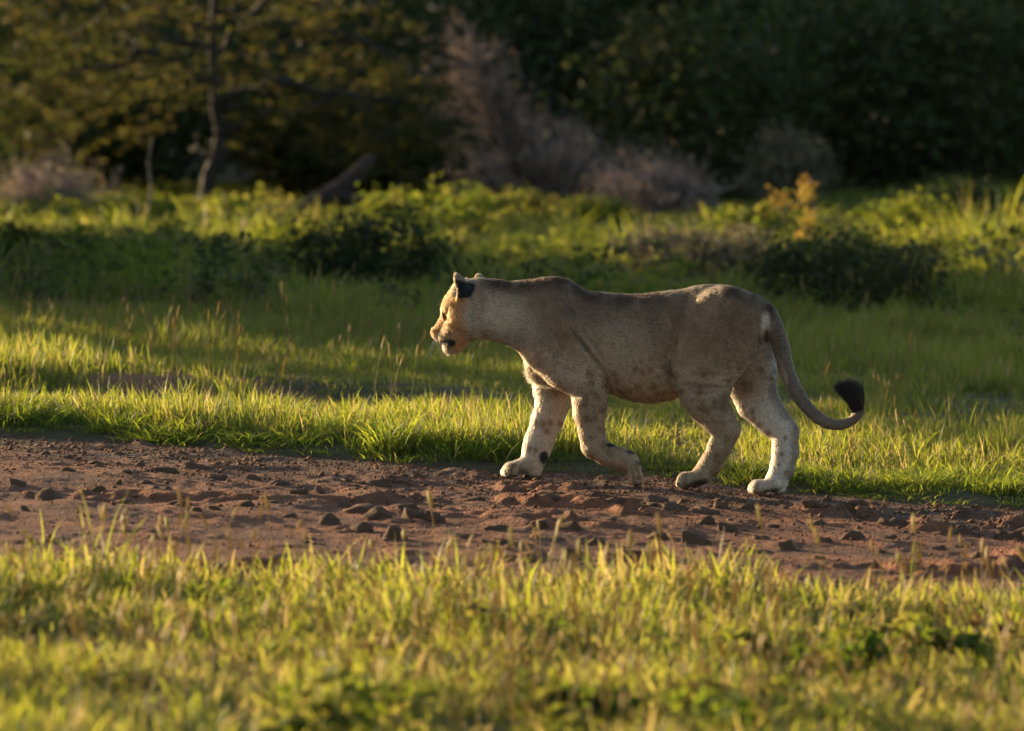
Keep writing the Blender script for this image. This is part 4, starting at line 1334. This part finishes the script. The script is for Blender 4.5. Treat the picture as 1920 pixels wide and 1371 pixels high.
# ---- dead twiggy shrub
def twig_shrub(name, label, px, d, wpx, toppy, seed, n_main, mat, spire=None, group=None):
    rs = np.random.default_rng(seed)
    m = d / F_PX
    x, y = at_px(px, d); z0 = float(land(x, y))
    root = thing(name, label, 'shrub', (x, y, z0), 0, group)
    H = CAM_H - (toppy - HORIZON) * m - z0
    parts, fine, tints = [], [], []
    for k in range(n_main):
        a = rs.uniform(0, 6.283); q = rs.uniform(.15, 1.0)
        e = np.array([math.cos(a) * wpx * .5 * m * q, math.sin(a) * wpx * .35 * m * q, H * rs.uniform(.55, 1.0) * (1 - .45 * q * q)])
        if spire is not None and k % 3 == 0:
            e = np.array([(spire[0] - px) * m + rs.normal(0, .18), rs.normal(0, .2), (CAM_H - (spire[1] - HORIZON) * m - z0) * rs.uniform(.7, 1.0)])
        b = np.array([rs.normal(0, .10), rs.normal(0, .10), -.04])
        parts.append(limb(b, e, .022, .007, rs, 6, .10))
        for _ in range(16):
            s = rs.uniform(.3, 1.0); p0 = b + (e - b) * s
            p1 = p0 + rs.normal(0, 1, 3) * np.array([.20, .20, .16]) + np.array([0, 0, .07])
            fine.append((p0, p1, .005))
            for _ in range(7):
                s2 = rs.uniform(.2, 1.0); q0 = p0 + (p1 - p0) * s2
                fine.append((q0, q0 + rs.normal(0, .085, 3) + [0, 0, .03], .003))
    v, f = merge(parts)
    link('stem', mesh_np('stem', v, f, BARK), root)
    A = np.array([q[0] for q in fine]); B = np.array([q[1] for q in fine]); R = np.array([q[2] for q in fine])[:, None]
    t = B - A; u = np.cross(t, rs.normal(0, 1, t.shape)); u /= np.linalg.norm(u, axis=1)[:, None] + 1e-9
    w = np.cross(t, u); w /= np.linalg.norm(w, axis=1)[:, None] + 1e-9
    vs = np.stack([A + u * R, A - u * R * .5 + w * R * .87, A - u * R * .5 - w * R * .87, B], 1)
    n = len(A)
    f = np.concatenate([np.arange(n)[:, None] * 4 + np.array(q)[None] for q in ((0, 1, 3), (1, 2, 3), (2, 0, 3))])
    tag(tinted('twigs', vs.reshape(-1, 3), f, np.repeat(rs.uniform(.1, 1.0, n), 4), mat, root), kind='stuff')
    # a few withered leaves
    c = A[rs.integers(0, n, 260)]
    v, f, tt = leaf_cloud(c, np.full(260, .05), 5, .03, rs)
    tinted('crown', v, f, tt, TWIG_GREY, root)
    return root
twig_shrub('dead_shrub', 'greyish pink leafless shrub with a tall ragged spire beside the fallen log', 1040, 64.0, 480, 205, 12, 75, TWIG_GREY, spire=(880, 40))
twig_shrub('dead_shrub', 'low grey twiggy shrub at the foot of the dark thicket', 1240, 62.0, 330, 310, 13, 40, TWIG_GREY)
twig_shrub('dead_shrub', 'tangle of bare brown twigs low in the acacia shade', 90, 63.0, 330, 320, 14, 30, TWIG_GREY)

# ---- dark thicket closing the view
k = 0
for (px, d, w, h, mat, lab) in [
        (60, 72, 3.0, 3.2, LEAF_DARK, 0), (300, 74, 3.2, 3.4, LEAF_DARK, 0), (560, 72, 3.0, 3.0, LEAF_DARK, 0), (800, 74, 3.2, 3.6, LEAF_DARK, 0), (1010, 72, 3.0, 3.3, LEAF_DARK, 0),
        (1230, 73, 3.0, 3.4, LEAF_DARK, 0), (1450, 72, 3.0, 3.2, LEAF_DARK, 0), (1680, 73, 3.2, 3.5, LEAF_DARK, 0), (1900, 72, 3.0, 3.3, LEAF_DARK, 0), (-150, 72, 3.0, 3.4, LEAF_DARK, 0), (2100, 73, 3.2, 3.4, LEAF_DARK, 0),
        (1330, 67, 2.2, 2.3, LEAF_DARK, 1), (1560, 69, 2.4, 2.5, LEAF_DARK, 1), (1800, 68, 2.4, 2.4, LEAF_DARK, 1), (180, 69, 2.3, 2.0, LEAF_DARK, 1), (640, 69, 2.2, 1.6, LEAF_OLIVE, 1)]:
    x, y = at_px(px, d)
    front = {1330: 'dark bush standing before the thicket above the low grey shrub', 1560: 'broad shaded bush behind the orange sapling', 1800: 'dark rounded bush at the top of the sunlit grass slope', 180: 'dark bush under the acacia behind the bare twig tangle', 640: 'olive bush standing right behind the fallen log'}
    labs = ['tall dark green thicket bush closing the view behind the clearing', front.get(px)]
    shrub('thicket_bush', labs[lab], 'bush', x, y, w / 2 * 1.15, w / 2, h, mat, 200 + k, 4200, .085, 90, .02, .7, 6, ['thicket bushes', None][lab])
    k += 1
for j, px in enumerate(range(-500, 2500, 330)):
    x, y = at_px(px, 92)
    shrub('thicket_tree', 'big dark tree crown filling the gaps far behind the thicket', 'tree', x, y, 2.4, 2.0, 6.5, LEAF_DARK, 300 + j, 3600, .17, 90, .0, .8, 5, 'trees behind the thicket')

# ---- smaller plants that can be told apart
shrub('leafy_bush', 'low dark leafy bush in shade on the grass behind the tail', 'bush', *at_px(1590, 45.5), .85, .5, .55, LEAF_DARK, 41, 4200, .035, 60, .0, .7, 6)
shrub('leafy_bush', 'spreading grey green shrub in the tall grass above the lioness', 'bush', *at_px(1300, 50.5), .75, .5, .52, LEAF_GREY, 42, 2600, .035, 50, .0, .6, 6)
shrub('leafy_bush', 'broad dark green bush in the grass ahead of the lioness', 'bush', *at_px(700, 49.0), .80, .6, .62, LEAF_DARK, 43, 4200, .035, 60, .0, .7, 6)
shrub('leafy_bush', 'small round dark bush on the rough grass under the acacia', 'bush', *at_px(-10, 51.5), .55, .4, .45, LEAF_DARK, 44, 2400, .035, 40, .0, .7, 5)
shrub('leafy_bush', 'lit bushy green herb clump between the fallen log and the grass', 'bush', *at_px(790, 58.5), .75, .6, .40, LEAF_FRESH, 45, 3000, .04, 50, .0, .7, 6)
shrub('leafy_bush', 'dim olive bush on the slope under the dark thicket', 'bush', *at_px(1810, 57.0), .75, .5, .55, LEAF_DARK, 46, 2600, .04, 45, .0, .7, 5)
shrub('leafy_bush', 'bare stemmed olive bush with a dark hollow on the slope', 'bush', *at_px(1715, 55.0), .55, .4, .50, LEAF_FRESH, 47, 1800, .035, 40, .1, .7, 6)
shrub('leafy_bush', 'pale feathery bush rising against the dark thicket', 'bush', *at_px(1468, 64.0), .40, .35, 1.0, LEAF_GREY, 48, 1500, .04, 30, .2, .8, 4)
shrub('herb', 'dark broad leaved weed low in the foreground grass', 'weed', *pix_to_ground(1085, 1372), .20, .18, .12, LEAF_FRESH, 49, 320, .035, 18, .0, .6, 4)
shrub('herb', 'reddish dry weed among the foreground grass', 'weed', *pix_to_ground(1840, 1215), .28, .2, .16, LEAF_BROWN, 50, 420, .022, 22, .1, .6, 6)
shrub('herb', 'brownish weed with tiny leaves in front of the track', 'weed', *pix_to_ground(760, 1275), .20, .2, .12, LEAF_BROWN, 51, 200, .02, 14, .1, .6, 5)

# low broad-leaved weeds mixed into the foreground grass
C_WEED = bpy.data.collections.new('weed_rosette')
for k in range(6):
    rs_w = np.random.default_rng(600 + k)
    cw = np.stack([rs_w.normal(0, .045, 14), rs_w.normal(0, .045, 14), rs_w.uniform(.02, .12, 14)], -1)
    v, f, t = leaf_cloud(cw, np.full(14, .014), 5, .024 + .006 * (k % 3), rs_w, .7, 1.7)
    me = mesh_np('weed_rosette_%d' % k, v, f, LEAF_FRESH, smooth=False)
    a = me.attributes.new('tint', 'FLOAT', 'POINT'); a.data.foreach_set('value', t.astype(np.float32))
    C_WEED.objects.link(bpy.data.objects.new('weed_rosette_%d' % k, me))
x, y = sample(-3.2, 3.0, -11, -5.6, 7)
wz = fbm2(x * 1.3 + 5, y * .9, 2, 7)
keep = (near_edge(x) - y > 1.2) & (rs.random(len(x)) < smoothstep(.48, .66, wz))
place('near_weeds', x[keep], y[keep], rs.uniform(.8, 1.4, keep.sum()), C_WEED, 'small broad leaved weeds mixed into the foreground grass')
bpy.data.objects['near_weeds']['category'] = 'weeds'
# leafy weeds that break up the rough grass
C_HERB = bpy.data.collections.new('rough_herb')
for k in range(6):
    rs_w = np.random.default_rng(650 + k)
    cw = np.stack([rs_w.normal(0, .15, 34), rs_w.normal(0, .15, 34), rs_w.uniform(.03, .34, 34)], -1)
    v, f, t = leaf_cloud(cw, np.full(34, .03), 9, .025, rs_w, .8, 2.1)
    v[:, 2] = np.maximum(v[:, 2], .005)
    me = mesh_np('rough_herb_%d' % k, v, f, (LEAF_FRESH, LEAF_DARK, LEAF_FRESH, LEAF_GREY, LEAF_DARK, LEAF_FRESH)[k], smooth=False)
    a = me.attributes.new('tint', 'FLOAT', 'POINT'); a.data.foreach_set('value', t.astype(np.float32))
    C_HERB.objects.link(bpy.data.objects.new('rough_herb_%d' % k, me))
x, y = sample(-9, 7.5, 12.5, 38, 5.5)
wz = fbm2(x * .8 + 15, y * .45, 3, 1)
keep = (np.abs(x) < (y + 28) * .096 + .8) & (rs.random(len(x)) < .12 + .88 * smoothstep(.44, .62, wz)) & (rs.random(len(x)) < smoothstep(12.5, 18, y))
x, y, wz = x[keep], y[keep], wz[keep]
place('rough_weeds', x, y, kept_low(x, y) * rs.uniform(.5, 1.25, len(x)) * (1 - .62 * smoothstep(17, 29, y)), C_HERB, 'leafy green weeds growing through the rough grass')
bpy.data.objects['rough_weeds']['category'] = 'weeds'

def sapling():
    rs = np.random.default_rng(9)
    d = 55.0; m = d / F_PX
    x, y = at_px(1555, d); z0 = float(land(x, y))
    root = thing('sapling', 'thin sapling with sunlit orange yellow leaves above the lioness rump', 'sapling', (x, y, z0))
    P = lambda px, py, dy=0.0: np.array([(px - 1555) * m, dy, CAM_H - (py - HORIZON) * m - z0])
    b = P(1560, 520); b[2] = -.03
    parts = [tube([b, P(1540, 480), P(1510, 440), P(1470, 405), P(1462, 360)], [.022, .02, .016, .012, .006], 6),
             tube([P(1545, 485), P(1535, 440), P(1522, 390), P(1517, 330)], [.014, .012, .008, .004], 6),
             tube([b, P(1585, 480), P(1605, 450)], [.016, .012, .005], 6)]
    v, f = merge(parts)
    link('stem', mesh_np('stem', v, f, BARK), root)
    c = [P(rs.normal(1515, 9), rs.uniform(332, 440), rs.normal(0, .08)) for _ in range(16)] + [P(rs.normal(1540, 40), rs.uniform(440, 515), rs.normal(0, .15)) for _ in range(16)] + [P(rs.normal(1605, 14), rs.uniform(450, 510), rs.normal(0, .12)) for _ in range(8)] + [P(rs.normal(1465, 8), rs.uniform(350, 400), 0) for _ in range(4)]
    c = np.array(c)
    v, f, t = leaf_cloud(c, np.full(len(c), .04), 20, .030, rs)
    tinted('crown', v, f, t, LEAF_RUST, root)
sapling()
rs_h = np.random.default_rng(15)
for j, (px, d) in enumerate([(470, 60), (560, 55), (650, 60.5), (840, 57), (960, 59), (250, 58), (90, 60), (1120, 60), (1640, 59), (1760, 61), (1880, 58), (1420, 57), (330, 53), (1010, 53)]):
    shrub('herb_clump', 'rounded clump of sunlit green herbs in the rough grass', 'herb', *at_px(px, d), rs_h.uniform(.35, .6), .35, rs_h.uniform(.20, .36), LEAF_FRESH, 500 + j, 1100, .045, 26, .0, .7, 4, 'herb clumps in the rough grass')

def weed(name, label, px, d, wpx, hm, seed):
    rs = np.random.default_rng(seed)
    x, y = at_px(px, d); z0 = float(land(x, y)); m = d / F_PX
    parts = []
    for _ in range(4):
        e = np.array([rs.uniform(-.5, .5) * wpx * m, rs.normal(0, .05), hm * rs.uniform(.6, 1.0)])
        parts.append(limb((0, 0, -.02), e, .0022, .0012, rs, 6, .10))
        for _ in range(5):
            q = e * rs.uniform(.35, 1.0)
            parts.append(limb(q, q + rs.normal(0, .05, 3) + [0, 0, .02], .0012, .0006, rs, 4, .1))
    v, f = merge(parts)
    o = link(name, mesh_np(name, v, f, BARK), None, (x, y, z0))
    tag(o, label, 'weed')
weed('dry_weed', 'thin branching dry weed in the grass under the lioness belly', 1235, 30.2, 150, .16, 1)
weed('dry_weed', 'sparse dark wiry weed beside the near hind leg', 1290, 29.4, 90, .15, 2)
weed('dry_weed', 'wiry dead weed in the meadow behind the tail tuft', 1840, 31.5, 120, .20, 3)
weed('thorn_twig', 'dark bare thorn twig in the rough grass left of the broad bush', 480, 50.0, 130, .50, 4)
def dead_stalk():
    rs = np.random.default_rng(3)
    d = 56.0; m = d / F_PX
    x, y = at_px(278, d); z0 = float(land(x, y))
    o = link('dead_stalk', mesh_np('dead_stalk', *tube([(0, 0, -.05), (-.01, 0, .25), (0.03, 0, .5), (.0, 0, .75), (.04, 0, .98)], [.014, .012, .011, .009, .006], 6), TWIG_GREY), None, (x, y, z0))
    tag(o, 'single pale dead stalk standing in the rough grass by the acacia trunk', 'stalk')
dead_stalk()

# ---- unseen trees added left of the picture to shade the meadow and thicket
# (distance across the sun's direction, distance towards the sun, radius, height, leaves)
SHADE = [(4.4, 17, 1.2, 4.8, 1300), (8.4, 18, 1.6, 4.6, 9000), (11.0, 20, 1.7, 5.0, 9000), (13.6, 23.5, 1.7, 5.6, 9000), (16.0, 27, 1.5, 6.2, 8000),
         (7.6, 15.5, 1.3, 2.4, 6000), (9.7, 17.5, 1.5, 2.8, 6000), (12.2, 20.5, 1.5, 3.2, 6000), (14.7, 24.0, 1.5, 3.6, 6000),
         (20.6, 31, .8, 6.0, 700), (25.0, 38, .7, 6.6, 500),
         (32.6, 47, 1.4, 10.0, 6500), (35.2, 50, 1.6, 10.5, 7500), (38.0, 52, 2.2, 11.0, 9500), (41.0, 56, 2.2, 11.0, 9500), (44.0, 58, 2.2, 11.5, 9500), (47.0, 60, 2.2, 11.5, 9500)]
for j, (s_, t_, r, h, nl) in enumerate(SHADE):
    x, y = math.sin(_az) * s_ - math.cos(_az) * t_, math.cos(_az) * s_ + math.sin(_az) * t_
    shrub('shade_tree', 'unseen bushy tree added off to the left to cast shade', 'tree', x, y, r, r, h, LEAF_OLIVE, 400 + j, nl, .20, 90, .0, .8, 6, 'unseen trees added for shade', spread_=.11)
